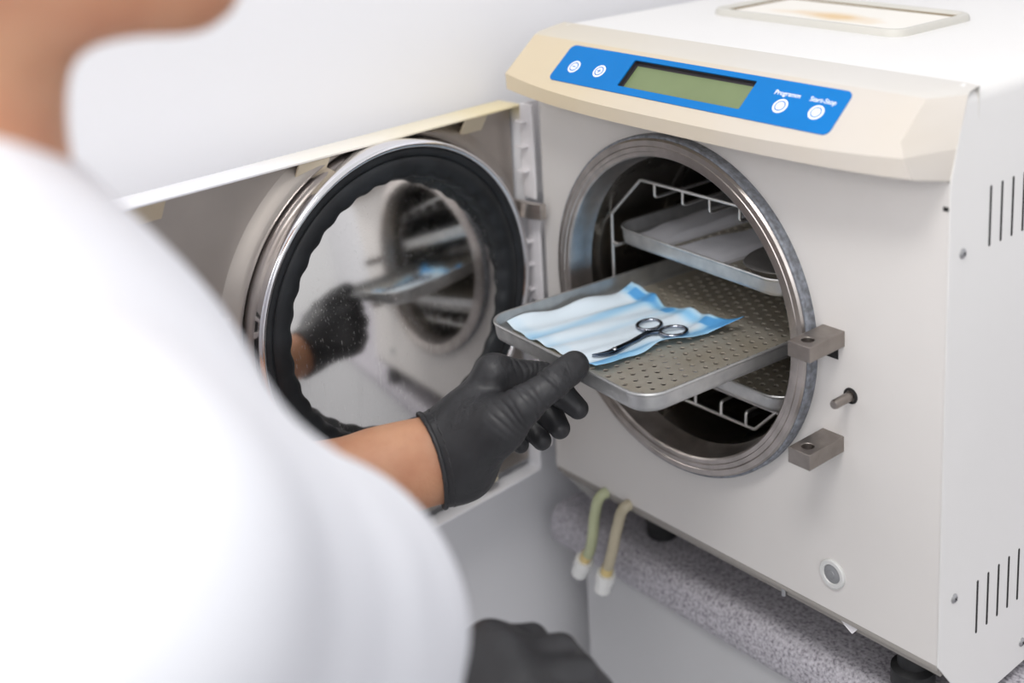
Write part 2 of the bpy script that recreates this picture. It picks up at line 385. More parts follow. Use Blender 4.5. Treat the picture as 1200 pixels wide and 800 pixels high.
# console ------------------------------------------------------------
SY, SZ = .0340/.04424, .0283/.04424            # up-slope direction of the slanted face
def slant(x, t, o=0.): return (x, -.0340*(1-t)-SZ*o*1.0, .3880+.0283*t+SY*o)   # t=0 lower, t=1 ridge; o = outwards
def bow(x):
    u = min(max(x/W,0),1); return 1-abs(2*u-1)**3.2
DX0, DX1 = .1345, .2655; TB, TT = .165, .80    # display opening
def console():
    xs = sorted(set([0,.006,.012,.02,.03,.045,.06,.08,.1,.12,DX0,.155,.18,.2,.22,.245,DX1,.28,.3,.32,.34,.36,.38,.395,.405]))
    rows = []
    for i, x in enumerate(xs):
        b = bow(x); tc = -.03-.27*b if True else 0
        C = slant(x, tc)
        k = x/.405; xB = x*(1+.015/.405*1) if x > .3 else x
        xb = x+.015*max(0,(x-.3)/.105); xc = x+.0087*max(0,(x-.3)/.105)
        C = (xc, C[1], C[2]); B = (xb, C[1]+.0005, C[2]-.0138+.0025*b)
        rows.append([(min(xb,.4237),.0,.3625), (xb,C[1]+.004,B[2]-.0012), B, C]+[slant(x,t) for t in (TB,TT,1.)]+[(x,.0055,.4186),(min(x+.008*max(0,(x-.3)/.105),.42),.0338,.4226),(min(x,.42),.0338,.40)])
    def endrow(x): return [(x,.0,.3625),(x,.0,.3632),(x,.0006,.3645),(x,.0075,.3840),(x,.0098,.391),(x,.0165,.411),(x,.0188,.4185),(x,.0215,.4203),(x,.0325,.4222),(x,.0325,.40)]
    rows.append(endrow(.4240))
    L0 = [(.0005 if j < 9 else .001, p[1], p[2]) for j, p in enumerate(endrow(0))]
    rows.insert(0, L0)
    m = len(rows[0]); V = [p for r in rows for p in r]; F = []; fm = []
    for i in range(len(rows)-1):
        hole = i >= 1 and abs(rows[i][4][0]-DX0) < 1e-6 or (i >= 1 and rows[i][4][0] >= DX0-1e-6 and rows[i+1][4][0] <= DX1+1e-6 and i < len(rows)-2)
        for j in range(m-1):
            if hole and j == 4: continue
            fm.append(1 if j >= 6 else 0)
            F.append((i*m+j, (i+1)*m+j, (i+1)*m+j+1, i*m+j+1))
    return mesh('control_console', V, F, None, A, smooth=25, mats=[M['console'],M['console_top']], fmat=fm)
con = console()
nrm = Vector((0,-SZ,SY)); eup = Vector((0,SY,SZ))
def sp(x, t, o=0.): return Vector(slant(x,t))+nrm*o
# blue strip with rounded corners and the display opening
def strip():
    TL = .04424; out = round_poly([(.0553,.03*TL),(.3495,.015*TL),(.3495,.895*TL),(.0553,.895*TL)], .0055, 6)
    inn = round_poly([(DX0+.0006,TB*TL+.0005),(DX1-.0006,TB*TL+.0005),(DX1-.0006,TT*TL-.0005),(DX0+.0006,TT*TL-.0005)], .0015, 6)
    def P(q, o): return sp(q[0], q[1]/TL, o)
    bm = bmesh.new()
    es = []
    for loop in (out, inn):
        vs = [bm.verts.new(P(q,.0007)) for q in loop]
        es += [bm.edges.new((vs[i], vs[(i+1)%len(vs)])) for i in range(len(vs))]
    bmesh.ops.triangle_fill(bm, edges=es, use_beauty=True)
    r = bmesh.ops.extrude_face_region(bm, geom=bm.faces[:])
    bmesh.ops.translate(bm, vec=nrm*-.0012, verts=[g for g in r['geom'] if isinstance(g, bmesh.types.BMVert)])
    V = [v.co.copy() for v in bm.verts]; F = [tuple(v.index for v in f.verts) for f in (bm.verts.index_update(), bm.faces)[1]]
    bm.free()
    return mesh('control_strip', V, F, M['blue'], con, smooth=25, label='blue control strip')
strip()
def display():
    d = .0042; V = []; F = []
    a = [(DX0,TB),(DX1,TB),(DX1,TT),(DX0,TT)]
    V += [sp(x,t,.0003) for x,t in a]+[sp(x,t,-d) for x,t in a]
    F = [(i,(i+1)%4,4+(i+1)%4,4+i) for i in range(4)]+[(4,5,6,7)]
    e = .0008
    V += [sp(x,t,-d+.0004) for x,t in ((DX0+.003,TB+.01),(DX1-.001,TB+.01),(DX1-.001,TT-.07),(DX0+.003,TT-.07))]  # LCD held back at left and top; the dark margin stands for shadow
    F.append((8,9,10,11))
    me = mesh('display', V, F, None, con, smooth=0, mats=[M['display_shade'],M['lcd']], fmat=[0]*5+[1], label='greenish liquid crystal display')
display()
def button(x, t, sign=None):
    c = sp(x,t,.0007)
    def ring(r0, r1, o, mt, nm):
        n = 40; V = []; F = []
        for k in range(n):
            a = 2*pi*k/n
            V += [c+Vector((cos(a),0,0))*r+eup*sin(a)*r+nrm*h for r, h in ((r1,0),(r1,o),(r0,o),(r0,0))]
        for k in range(n):
            j = (k+1) % n; F += [(4*k+q, 4*j+q, 4*j+q+1, 4*k+q+1) for q in range(3)]
        return V, F
    mb = MB(); mb.add(*ring(.0044,.0062,.0003,None,'')); mb.add(*ring(.0001,.0037,.0004,None,''))
    o = mb.build('button', M['white_print'], con, smooth=30)
    g = MB(); g.add(*ring(.0035,.0046,.00045,None,'')); 
    if sign:
        for ax, bx in ((Vector((1,0,0)),eup),)+(((eup,Vector((1,0,0))),) if sign == '+' else ()):
            q = [c+nrm*.0005+ax*(sx*.0021)+bx*(sy*.00055) for sx, sy in ((-1,-1),(1,-1),(1,1),(-1,1))]
            g.add(q, [(0,1,2,3)])
    g.build('button_marking', M['grey_print'], con, smooth=0)
button(.0756,.40,'-'); button(.1064,.405,'+'); button(.2980,.385); button(.3301,.39)
text_mesh('lettering', 'Programm', .0056, sp(.2980,.635,.0008), (1,0,0), eup, nrm, M['white_print'], con, .00004)
text_mesh('lettering', 'Start-Stop', .0056, sp(.3300,.625,.0008), (1,0,0), eup, nrm, M['white_print'], con, .00004)

# filler lid on top
def lid():
    z = .4225
    out = round_poly([(.076,.141),(.283,.141),(.283,.255),(.076,.255)], .016, 8)
    sec = [(0,-.002),(0,.003),(.0015,.0055),(.004,.0062),(.0065,.0052),(.008,.003)]
    n = len(out); V = []; F = []
    for o, h in sec:
        q = round_poly([(.076+o,.141+o),(.283-o,.141+o),(.283-o,.255-o),(.076+o,.255-o)], .016-o, 8); V += [(a,b,z+h) for a,b in q]
    for k in range(len(sec)-1): F += [(k*n+i, k*n+(i+1)%n, (k+1)*n+(i+1)%n, (k+1)*n+i) for i in range(n)]
    fr = mesh('lid_frame', V, F, M['frame_grey'], A, smooth=40)
    V = []; F = []
    for o, h in ((.008,.003),(.0095,.0004),(.0125,.0003)):
        q = round_poly([(.076+o,.141+o),(.283-o,.141+o),(.283-o,.255-o),(.076+o,.255-o)], .016-min(o,.012), 8); V += [(a,b,z+h) for a,b in q]
    for k in range(2): F += [(k*n+i, k*n+(i+1)%n, (k+1)*n+(i+1)%n, (k+1)*n+i) for i in range(n)]
    mesh('frame_gap', V, F, M['brown'], fr, smooth=40)
    q = round_poly([(.0885,.1535),(.2705,.1535),(.2705,.2425),(.0885,.2425)], .004, 5); n = len(q)
    mesh('lid_insert', [(a,b,z+.0022) for a,b in q]+[(a,b,z-.001) for a,b in q], [tuple(range(n))]+[(i,(i+1)%n,n+(i+1)%n,n+i) for i in range(n)], M['stained'], fr, smooth=25, label='white lid insert with brownish stains')
lid()

# chamber mouth and chamber ------------------------------------------
def chf(a, b, h): return (XC+a, h, ZC+b)
prof = [(.1405,.001),(.1413,-.0105),(.1398,-.0122),(.1358,-.0124),(.1352,-.0118),(.1346,-.0124),(.1312,-.0125),(.1306,-.0116),(.1298,-.0116),(.1275,-.0116),(.1262,-.0105),(.1255,-.008),(.1248,.004),(.1225,.012)]
V, F = lathe(chf, prof, 160); mesh('chamber_ring', V, F, M['ring'], A, smooth=28, label='turned steel ring round the chamber mouth')
prof = [(.137,.0005),(.1432,.0005),(.1438,-.001),(.1436,-.0086),(.1428,-.0098),(.1412,-.0098)]
V, F = lathe(chf, prof, 160); mesh('ring_seal', V, F, M['ringdark'], A, smooth=30)
prof = [(.1226,.0118),(.1222,.05),(.1222,.10),(.1212,.1015),(.1212,.106),(.1222,.1075),(.1222,.23),(.1212,.2315),(.1212,.236),(.1222,.2375),(.1222,.36),(.118,.372),(.09,.382),(.05,.386),(.001,.387)]
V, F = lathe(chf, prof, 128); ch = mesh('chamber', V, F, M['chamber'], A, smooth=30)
MB().cyl((.186,.075,ZC-.1216),(0,0,1),.007,.0006,24).build('drain_opening', M['hole'], ch, smooth=0)
MB().cyl((XC+.004,.055,ZC+.1195),(0,0,-1),.004,.006,20).build('sensor_stub', M['wire'], ch, smooth=30)

# locking lugs, guide pin, port plug
def lug(z0, z1, xa, xb):
    yb, yf = .0005, -.0402; xm = (xa+xb)/2; n = 28; cy = yf+.0105; r = .0048
    V = []; F = []
    outer = [(xa,yb),(xa,yf),(xb,yf),(xb,yb)]
    for z in (z0, z1):
        V += [(x,y,z) for x,y in outer]+[(xm+r*cos(2*pi*k/n), cy+r*sin(2*pi*k/n), z) for k in range(n)]
    m = 4+n
    F += [(i,(i+1)%4,m+(i+1)%4,m+i) for i in range(4)]+[(4+k,4+(k+1)%n,m+4+(k+1)%n,m+4+k) for k in range(n)]
    bm = bmesh.new()
    vs = [bm.verts.new(v) for v in V]
    for f in F: bm.faces.new([vs[i] for i in f])
    for b in (0, m):
        es = []
        for idx in ([0,1,2,3],[4+k for k in range(n)]):
            for i in range(len(idx)):
                p, q = vs[b+idx[i]], vs[b+idx[(i+1)%len(idx)]]
                e = bm.edges.get((p,q)) or bm.edges.new((p,q)); es.append(e)
        bmesh.ops.triangle_fill(bm, edges=es, use_beauty=True)
    bm.verts.index_update(); V = [v.co.copy() for v in bm.verts]; F = [tuple(v.index for v in f.verts) for f in bm.faces]; bm.free()
    return mesh('locking_lug', V, F, M['lug'], A, smooth=30, bevel=.0006)
lug(.2222,.2343,.3195,.3397); lug(.1385,.1510,.3195,.3397)
MB().box((.3205,-.0005,.2105),(.334,.004,.2222)).build('lug_slot', M['hole'], A, smooth=0)
V, F = lathe(lambda a,b,h: (.3455+a, -h, .1855+b), [(.0058,0),(.0058,.0008),(.0042,.001),(.0042,.0004),(.0036,.0004),(.0036,.019),(.0030,.0205),(.0001,.0206)], 32)
MB().add(V,F).build('guide_pin', M['lug'], A, smooth=35)
V, F = lathe(lambda a,b,h: (.3455+a, -h, .1855+b), [(.0042,.0011),(.0060,.0009),(.0062,.0)], 32); mesh('pin_bushing', V, F, M['hole'], A, smooth=35)
V, F = lathe(lambda a,b,h: (.330+a, -h, .0328+b), [(.0118,0),(.0118,.0014),(.011,.0022),(.0082,.0022),(.0076,.0012)], 40); pl = mesh('port_plug', V, F, M['plug'], A, smooth=35)
V, F = lathe(lambda a,b,h: (.330+a, -h, .0328+b), [(.0077,.0011),(.006,.0018),(.003,.0018),(.0026,.0024),(.0001,.0024)], 40); mesh('plug_center', V, F, M['plugc'], pl, smooth=35)
# a paper tab and a small bolt peep out under the front edge
mesh('paper_tab', [(.328,.004,-.0005),(.352,.004,-.0005),(.351,.003,-.0075),(.347,.002,-.0125),(.340,.002,-.0085),(.333,.003,-.0045)], [(0,1,2,3,4,5)], M['plastic_white'], A, smooth=0)
MB().cyl((.278,.004,-.012),(0,0,1),.0022,.01,16).build('bolt', M['screw'], A, smooth=35)
# drain hoses
for pts, mt in (([(.0745,.05,-.02),(.073,.02,-.004),(.0685,-.004,-.0035),(.0625,-.0075,-.022),(.0585,-.008,-.046),(.0535,-.008,-.064),(.0475,-.008,-.0735)], 'tube_g'),
                ([(.1035,.05,-.02),(.103,.02,-.004),(.0995,-.004,-.003),(.0925,-.0075,-.024),(.0865,-.008,-.046),(.0805,-.008,-.064),(.0765,-.008,-.0745)], 'tube_y')):
    path = smooth_path(pts, 6); h = MB().tube(path, .0052, 16).build('drain_hose', M[mt], A, smooth=60)
    e = Vector(path[-1]); d = (e-Vector(path[-3])).normalized(); d = (d+Vector((-.1,0,-.5))).normalized()
    MB().cyl(e-d*.004, d, .0056, .009, 20).build('collar', M['brass'], h, smooth=35)
    MB().cyl(e+d*.004, d, .0088, .008, 24, .0092).cyl(e+d*.012, d, .0082, .013, 24, .0078).build('connector', M['conn'], h, smooth=35)

# ------------------------------------------------------------------ the door (hinged on the left)
HX, HY, DA = -.0241, .0011, .095
DD = Vector((sin(DA), -cos(DA), 0)); DN = Vector((cos(DA), sin(DA), 0))
def D(s, o, z): return Vector((HX,HY,0))+DD*s+DN*o+Vector((0,0,z))
S0, S1, Z0, Z1 = .0, .402, -.0149, .3502; T = .0022; SH = -.0125
def door_shell():
    mb = MB(); dep = -.040
    # open tray: rim, inner walls, outer walls with rounded back edges
    def loop(i, o, r): return [D(a,o,b) for a,b in round_poly([(S0+i,Z0+i),(S1-i,Z0+i),(S1-i,Z1-i),(S0+i,Z1-i)], r, 4)]
    secs = [loop(T,SH-.004,.003), loop(T,-.0006,.003), loop(T*.7,0,.003), loop(.0004,0,.004), loop(0,-.0006,.004), loop(0,dep+.012,.004), loop(.003,dep+.004,.006), loop(.012,dep,.012)]
    n = len(secs[0]); V = [v for s in secs for v in s]; F = []
    for k in range(len(secs)-1): F += [(k*n+i, k*n+(i+1)%n, (k+1)*n+(i+1)%n, (k+1)*n+i) for i in range(n)]
    F.append(tuple(range((len(secs)-1)*n, len(secs)*n)))
    return mesh('door', V, F, M['doorshell'], A, smooth=35, label='open hinged door, white shell')
door = door_shell()
DS, DZ = .1568, .2061
def df(a, b, h): return D(DS+a, h, DZ+b)
# inner steel sheet running up to the round bulge
def sheet():
    x0,x1,z0,z1 = S0+T+.003, S1-T-.001, Z0+T+.009, Z1-T-.0008
    n = 128; V = []; F = []
    prof = [(.1620,SH),(.1602,SH+.0008),(.1560,SH+.0034),(.1520,SH+.0062),(.1485,SH+.0078),(.1462,SH+.0074),(.1445,SH+.0055),(.1432,SH+.002)]
    # ring of the plate, clipped to the rectangle
    for k in range(n):
        t = 2*pi*k/n
        for r, h in prof:
            a, b = r*cos(t), r*sin(t)
            V.append(D(min(max(DS+a,x0+.0005),x1), h, min(max(DZ+b,z0),z1-.0005)))
    m = len(prof)
    for k in range(n):
        j = (k+1)%n
        for q in range(m-1): F.append((k*m+q, j*m+q, j*m+q+1, k*m+q+1))
    # flat sheet behind as rectangle with a round hole
    base = len(V)
    for k in range(n):
        t = 2*pi*k/n; c, s = cos(t), sin(t); r = .1617
        p = (min(max(DS+r*c,x0),x1), min(max(DZ+r*s,z0),z1)); V.append(D(p[0],SH,p[1]))
        ts = []
        if c > 1e-9: ts.append((x1-DS)/c)
        if c < -1e-9: ts.append((x0-DS)/c)
        if s > 1e-9: ts.append((z1-DZ)/s)
        if s < -1e-9: ts.append((z0-DZ)/s)
        q = max(min(ts), 0); q = min(ts); V.append(D(DS+q*c,SH,DZ+q*s))
    cs = [(x1,z1),(x0,z1),(x0,z0),(x1,z0)]; ci = len(V); V += [D(a,SH,b) for a,b in cs]
    for k in range(n):
        j = (k+1)%n; a, b = V[base+2*k+1], V[base+2*j+1]
        f = [base+2*k, base+2*k+1]
        sa = (a-Vector((HX,HY,0))); sb = (b-Vector((HX,HY,0)))
        if abs(sa.dot(DD)-sb.dot(DD)) > 1e-6 and abs(a.z-b.z) > 1e-6:
            mid = (a+b)/2; f.append(ci+min(range(4), key=lambda i: (V[ci+i]-mid).length))
        f += [base+2*j+1, base+2*j]; F.append(tuple(f))
    o = mesh('steel_lining', V, F, M['steel_sheet'], door, smooth=40)
    return o
sheet()
prof = [(.1425,-.0125),(.1428,.006),(.1422,.0115),(.1408,.0140),(.1390,.0145),(.1372,.0138),(.1362,.0120),(.1360,.004)]
V, F = lathe(df, prof, 160); mesh('chrome_rim', V, F, M['chrome'], door, smooth=60, label='shiny chrome rim')
def gasket():
    n = 216; V = []; F = []
    prof = [(.1361,.006),(.1358,.0115),(.1335,.0128),(.1305,.0122),(.1290,.0105),(.1275,.0122),(.1215,.0135),(.1165,.0130),(.1130,.0112),(.1112,.0085),(.1106,.003),(.1104,-.027)]
    for i in range(n):
        t = 2*pi*i/n; w = cos(36*t)
        for q, (r, h) in enumerate(prof):
            k = min(max((.125-r)/.012,0),1); V.append(df((r+.0007*w*k)*cos(t), (r+.0007*w*k)*sin(t), h-.0004*w*k))
    m = len(prof)
    for i in range(n):
        j = (i+1)%n; F += [(i*m+k, j*m+k, j*m+k+1, i*m+k+1) for k in range(m-1)]
    return mesh('rubber_gasket', V, F, M['black_rubber'], door, smooth=50, label='black rubber door seal with a scalloped inner edge')
gasket()
RD = .62; V, F = lathe(lambda a,b,h: df(a,b,h-.120*a-.093*b), [(r, .0004-(RD-sqrt(RD*RD-r*r))) for r in np.linspace(.1135,.0002,24)], 96); mesh('polished_disc', V, F, M['mirror'], door, smooth=60, label='scratched mirror-like inner disc')
for s, z, w, up in ((.2245,.3425,.029,1),(.366,.3425,.03,1),(.055,.3425,.026,1),(.064,.0045,.016,0),(.30,.0045,.016,0)):
    fr = lambda a,b,c: D(a,b,c)
    if up: q = [(s+a*w/2, o, zz) for a in (-1,1) for o, zz in ((SH+.0004,.3335),(SH+.0020,.3325),(-.0012,.3475),(-.0030,.3485))]
    else: q = [(s+a*w/2, o, zz) for a in (-1,1) for o, zz in ((SH+.0004,-.0015),(-.001,-.0015),(-.001,.0105),(SH+.0004,.0105))]
    MB().add([D(*p) for p in q], [(0,1,2,3),(4,7,6,5)]+[(k,4+k,4+(k+1)%4,(k+1)%4) for k in range(4)]).build('retaining_clip', M['clip'], door, smooth=0, bevel=.0006)
MB().cyl(df(.1465*cos(2.62),.1465*sin(2.62)+.004,-.0058), DN, .0042, .0028, 24).build('screw', M['screw'], door, smooth=35)
MB().cyl(df(.1468*cos(2.74),.1468*sin(2.74)+.003,-.0052), DN, .0022, .0006, 16).build('screw_hole', M['hole'], door, smooth=35)
# latch opening with two guide bars between the bulge and the free edge
fr = lambda a,b,c: D(a,b,c)
MB().box((.303,SH+.0002,.10),(.372,SH+.0012,.247),fr).build('latch_opening', M['hole'], door, smooth=0)
MB().box((.304,SH+.001,.2385),(.371,SH+.0045,.2425),fr).box((.304,SH+.001,.222),(.371,SH+.0055,.2275),fr).box((.338,SH+.001,.2275),(.345,SH+.004,.2385),fr).build('latch_bar', M['steel'], door, smooth=0, bevel=.0006)
# white hinge cover strips and the metal hinge link
hc = MB()
for z0, z1, xa, xb in ((.264,.352,-.0225,-.006),(.165,.252,-.0195,-.0035),(.02,.155,-.0195,-.0022)):
    hc.box((xa,-.0045,z0),(xb,-.0015,z1)); hc.box((xa,-.0015,z0),(xa+.002,.02,z1))
for z in (.335,.312,.289,.222,.200,.176,.138,.115,.09,.06):
    hc.box((-.0225,-.011,z),(-.012,-.004,z+.0018))
hc.build('hinge_cover', M['plastic_white'], A, smooth=0, bevel=.0005)
hb = MB(); Vb = []
for x, y in ((-.022,-.0175),(-.002,-.0155),(.0115,-.0105),(.0115,-.0045),(-.002,-.0095),(-.022,-.0115)):
    Vb += [(x,y-.002,.2500),(x,y-.002,.2645)]
hb.add(Vb, [(0,2,3,1),(2,4,5,3),(4,6,7,5),(6,8,9,7),(8,10,11,9),(10,0,1,11),(0,10,8,2),(2,8,6,4),(1,3,9,11),(3,5,7,9)])
hb.build('hinge_link', M['steel'], A, smooth=20, bevel=.0005)

# ------------------------------------------------------------------ trays
def tray_meshes(Wt=.205, L=.29, rc=.021):
    secs = [(.0075,-.0166),(.0045,-.0160),(.0022,-.0145),(.0010,-.011),(.0003,-.003),(-.0006,-.0022),(-.0009,-.0010),(-.0004,-.0001),(.0006,0),(.0014,-.0004),(.0018,-.003),(.0024,-.0105),(.0034,-.0138),(.0052,-.0151),(.0078,-.0154)]
    def loop(o, z): return [(a,b,z) for a,b in round_poly([(-Wt/2+o,o),(Wt/2-o,o),(Wt/2-o,L-o),(-Wt/2+o,L-o)], rc-o, 8)]
    V = []; F = []; ls = [loop(o,z) for o,z in secs]; n = len(ls[0])
    for l in ls: V += l
    for k in range(len(ls)-1): F += [(k*n+i, k*n+(i+1)%n, (k+1)*n+(i+1)%n, (k+1)*n+i) for i in range(n)]
    wall = (V, F)
    # perforated sheet: staggered round holes cut in the metal
    e = .0195; x0, x1, y0, y1 = -Wt/2+e, Wt/2-e, e, L-e
    nx = round((x1-x0)/.0096); px = (x1-x0)/nx; py = .0108; ny = int((y1-y0)//py); m = (y1-y0)-ny*py
    V = []; F = []; z = -.0154; idx = {}
    def vid(x, y):
        k = (round(x*1e6), round(y*1e6))
        if k not in idx: idx[k] = len(V); V.append((x,y,z))
        return idx[k]
    r = .0025; K = 8
    for i in range(nx):
        xa, xb = x0+i*px, x0+(i+1)*px; off = (0 if i % 2 else py/2)
        ys = y0+off*.999
        cnt = ny if not off else ny-1
        edges = [y0]+[y0+off+j*py for j in range(cnt+1)]+[y1]
        edges = sorted(set(round(q,7) for q in edges))
        for ya, yb in zip(edges[:-1], edges[1:]):
            if yb-ya < 1e-6: continue
            if abs((yb-ya)-py) > 1e-4:
                F.append((vid(xa,ya),vid(xb,ya),vid(xb,yb),vid(xa,yb))); continue
            cx, cy = (xa+xb)/2, (ya+yb)/2
            c = [vid(xa,ya),vid(xb,ya),vid(xb,yb),vid(xa,yb)]
            h = []; hb = []
            for q in range(K):
                t = 2*pi*(q+.5)/K-pi; h.append(len(V)); V.append((cx+r*cos(t), cy+r*sin(t), z))
            for q in range(K):
                t = 2*pi*(q+.5)/K-pi; hb.append(len(V)); V.append((cx+r*cos(t), cy+r*sin(t), z-.0012))
            # hole vertices run -157.5 .. 157.5 degrees
            F += [(c[0],c[1],h[2],h[1]),(c[1],c[2],h[4],h[3]),(c[2],c[3],h[6],h[5]),(c[3],c[0],h[0],h[7]),(c[0],h[1],h[0]),(c[1],h[3],h[2]),(c[2],h[5],h[4]),(c[3],h[7],h[6])]
            F += [(h[q],h[(q+1)%K],hb[(q+1)%K],hb[q]) for q in range(K)]
    loopv = [(a,b) for a,b,_ in loop(.0076,z)]
    n = len(loopv); b0 = len(V); V += [(a,b,z) for a,b in loopv]
    c0 = len(V); V += [(min(max(a,x0),x1), min(max(b,y0),y1), z) for a,b in loopv]
    F += [(b0+i, b0+(i+1)%n, c0+(i+1)%n, c0+i) for i in range(n)]
    return wall, (V, F)
TW, TF = tray_meshes()
def make_tray(label):
    t = thing('instrument_tray', (0,0,0), label, 'tray', 'perforated trays in the steriliser')
    w = mesh('side_wall', *TW, M['alu'], t, smooth=40)
    b = mesh('perforated_base', *TF, M['alu_floor'], t, smooth=30)
    for o in (w, b): o.matrix_parent_inverse = Matrix()
    return t
TR = [((.163,-.124,.2028), -.0663, 'perforated metal tray pulled half out of the chamber by the gloved hand'),
      ((.1665,.0200,.2485), -.050, 'perforated metal tray in the top slot holding folded white packs and a dark dish'),
      ((.170,.0120,.1530), -.012, 'empty perforated metal tray in the lowest slot under the pulled-out one')]
t0 = make_tray(TR[0][2])
for i, (loc, yaw, lab) in enumerate(TR):
    if i == 0: t = t0
    else:
        t = t0.copy(); COL.objects.link(t)
        for c in t0.children:
            k = c.copy(); COL.objects.link(k); k.parent = t
        t['label'] = lab; ROOTS.append(t)
    t.location = loc; t.rotation_euler = (0,0,yaw)
def TL(i, x, y, z):
    (ox,oy,oz), a, _ = TR[i]; return Vector((ox+x*cos(a)-y*sin(a), oy+x*sin(a)+y*cos(a), oz+z))

# rack of bent wire inside the chamber --------------------------------
rack = thing('tray_rack', (.1716,.03,.0905), 'bent wire tray rack standing inside the round chamber', 'rack')
def frame(y, nm):
    xa, xb, za, zb = .0588, .2845, .105, .2950; c = .0385; d = .059
    pts = [(xa,za+d),(xa,zb-c),(xa+c,zb),(xb-c,zb),(xb,zb-c),(xb,za+d),(xb-d,za),(xa+d,za)]
    pts = round_poly(pts, .006, 4); pts = [(x,y,z) for x,z in pts]; pts.append(pts[0]); pts.append(pts[1])
    return MB().tube(pts, .0015, 10, cap=False).build(nm, M['wire'], rack, smooth=60)
frame(.030,'front_frame'); frame(.34,'rear_frame')
for x in (.1145,.148,.179,.212,.245):
    MB().tube([(x,.030,.2945),(x,.030,.2850),(x,.0306,.2837),(x,.032,.2828),(x,.0345,.2825),(x,.33,.2825)], .0014, 8).build('runner', M['wire'], rack, smooth=60)
for x in (.128,.158,.188,.216):
    MB().tube([(x,.030,.1055),(x,.030,.1155),(x,.0306,.1167),(x,.032,.1173),(x,.0345,.1175),(x,.33,.1175)], .0014, 8).build('runner', M['wire'], rack, smooth=60)
for z in (.2305,.185):
    for x, d in ((.0588,.009),(.2845,-.009)):
        MB().tube(smooth_path([(x,.030,z-.001),(x+d*.9,.030,z-.001),(x+d,.034,z-.001),(x+d,.05,z-.001),(x+d,.33,z-.001),(x,.34,z-.001)],3), .0013, 8).build('runner', M['wire'], rack, smooth=60)
MB().tube([(.088,.030,.128),(.255,.030,.128)], .0014, 8).build('cross_bar', M['wire'], rack, smooth=60)

# contents of the top tray --------------------------------------------
def pack(name, quad, z, th, label, seed):
    r = np.random.default_rng(seed); n, m = 22, 14; V = []; F = []
    a, b, c, d = [np.array(q, float) for q in quad]
    ph = r.uniform(0,6,4)
    for top in (1, 0):
        for i in range(n+1):
            for j in range(m+1):
                u, v = i/n, j/m; p = a*(1-u)*(1-v)+b*u*(1-v)+c*u*v+d*(1-u)*v
                e = min(u,1-u)*8; f = min(v,1-v)*6; s = min(1,e)*min(1,f)
                h = th*(.35+.65*s)+.0007*sin(9*u+ph[0]+4*v)*s+.0005*sin(17*v+ph[1])*s if top else 0
                V.append((p[0],p[1],z+h))
    K = (n+1)*(m+1)
    for i in range(n):
        for j in range(m):
            q = i*(m+1)+j; F.append((q,q+m+1,q+m+2,q+1)); F.append((K+q,K+q+1,K+q+m+2,K+q+m+1))
    for i in range(n):
        for j0 in (0,m):
            q = i*(m+1)+j0; F.append((q,q+m+1,K+q+m+1,K+q))
    for j in range(m):
        for i0 in (0,n):
            q = i0*(m+1)+j; F.append((q,q+1,K+q+1,K+q))
    return tag(mesh(name, V, F, M['paper'], smooth=45), label, 'pack', 'white packs on the top tray')
zf = .2485-.0152
pack('sterile_pack', [TL(1,-.094,.024,0)[:2],TL(1,-.055,.022,0)[:2],TL(1,-.052,.180,0)[:2],TL(1,-.094,.178,0)[:2]], zf, .0085, 'folded greyish white paper pack at the left side of the top tray', 1)
pack('sterile_pack', [TL(1,-.046,.020,0)[:2],TL(1,.012,.018,0)[:2],TL(1,.019,.135,0)[:2],TL(1,-.020,.140,0)[:2]], zf, .0075, 'folded greyish white paper pack between the other pack and the dark dish', 2)
def dish():
    cx, cy = .058, .075; pr = [(0,.0),(.78,.0),(.88,.002),(.95,.008),(.99,.0095),(1,.0102),(.985,.011),(.9,.0112),(.6,.0118),(0,.012)]
    n = 72; V = []; F = []
    for k in range(n):
        t = 2*pi*k/n; c, s = cos(t), sin(t); c = math.copysign(abs(c)**.8,c); s = math.copysign(abs(s)**.8,s)
        V += [TL(1, cx+c*max(.034*r-.0,0.0002), cy+s*max(.060*r,0.0003), -.0152+h) for r,h in pr]
    m = len(pr)
    for k in range(n): F += [(k*m+q, ((k+1)%n)*m+q, ((k+1)%n)*m+q+1, k*m+q+1) for q in range(m-1)]
    tag(mesh('instrument_dish', V, F, M['dish'], smooth=40), 'dark oval metal dish with rounded rim at the right end of the top tray', 'dish')
dish()

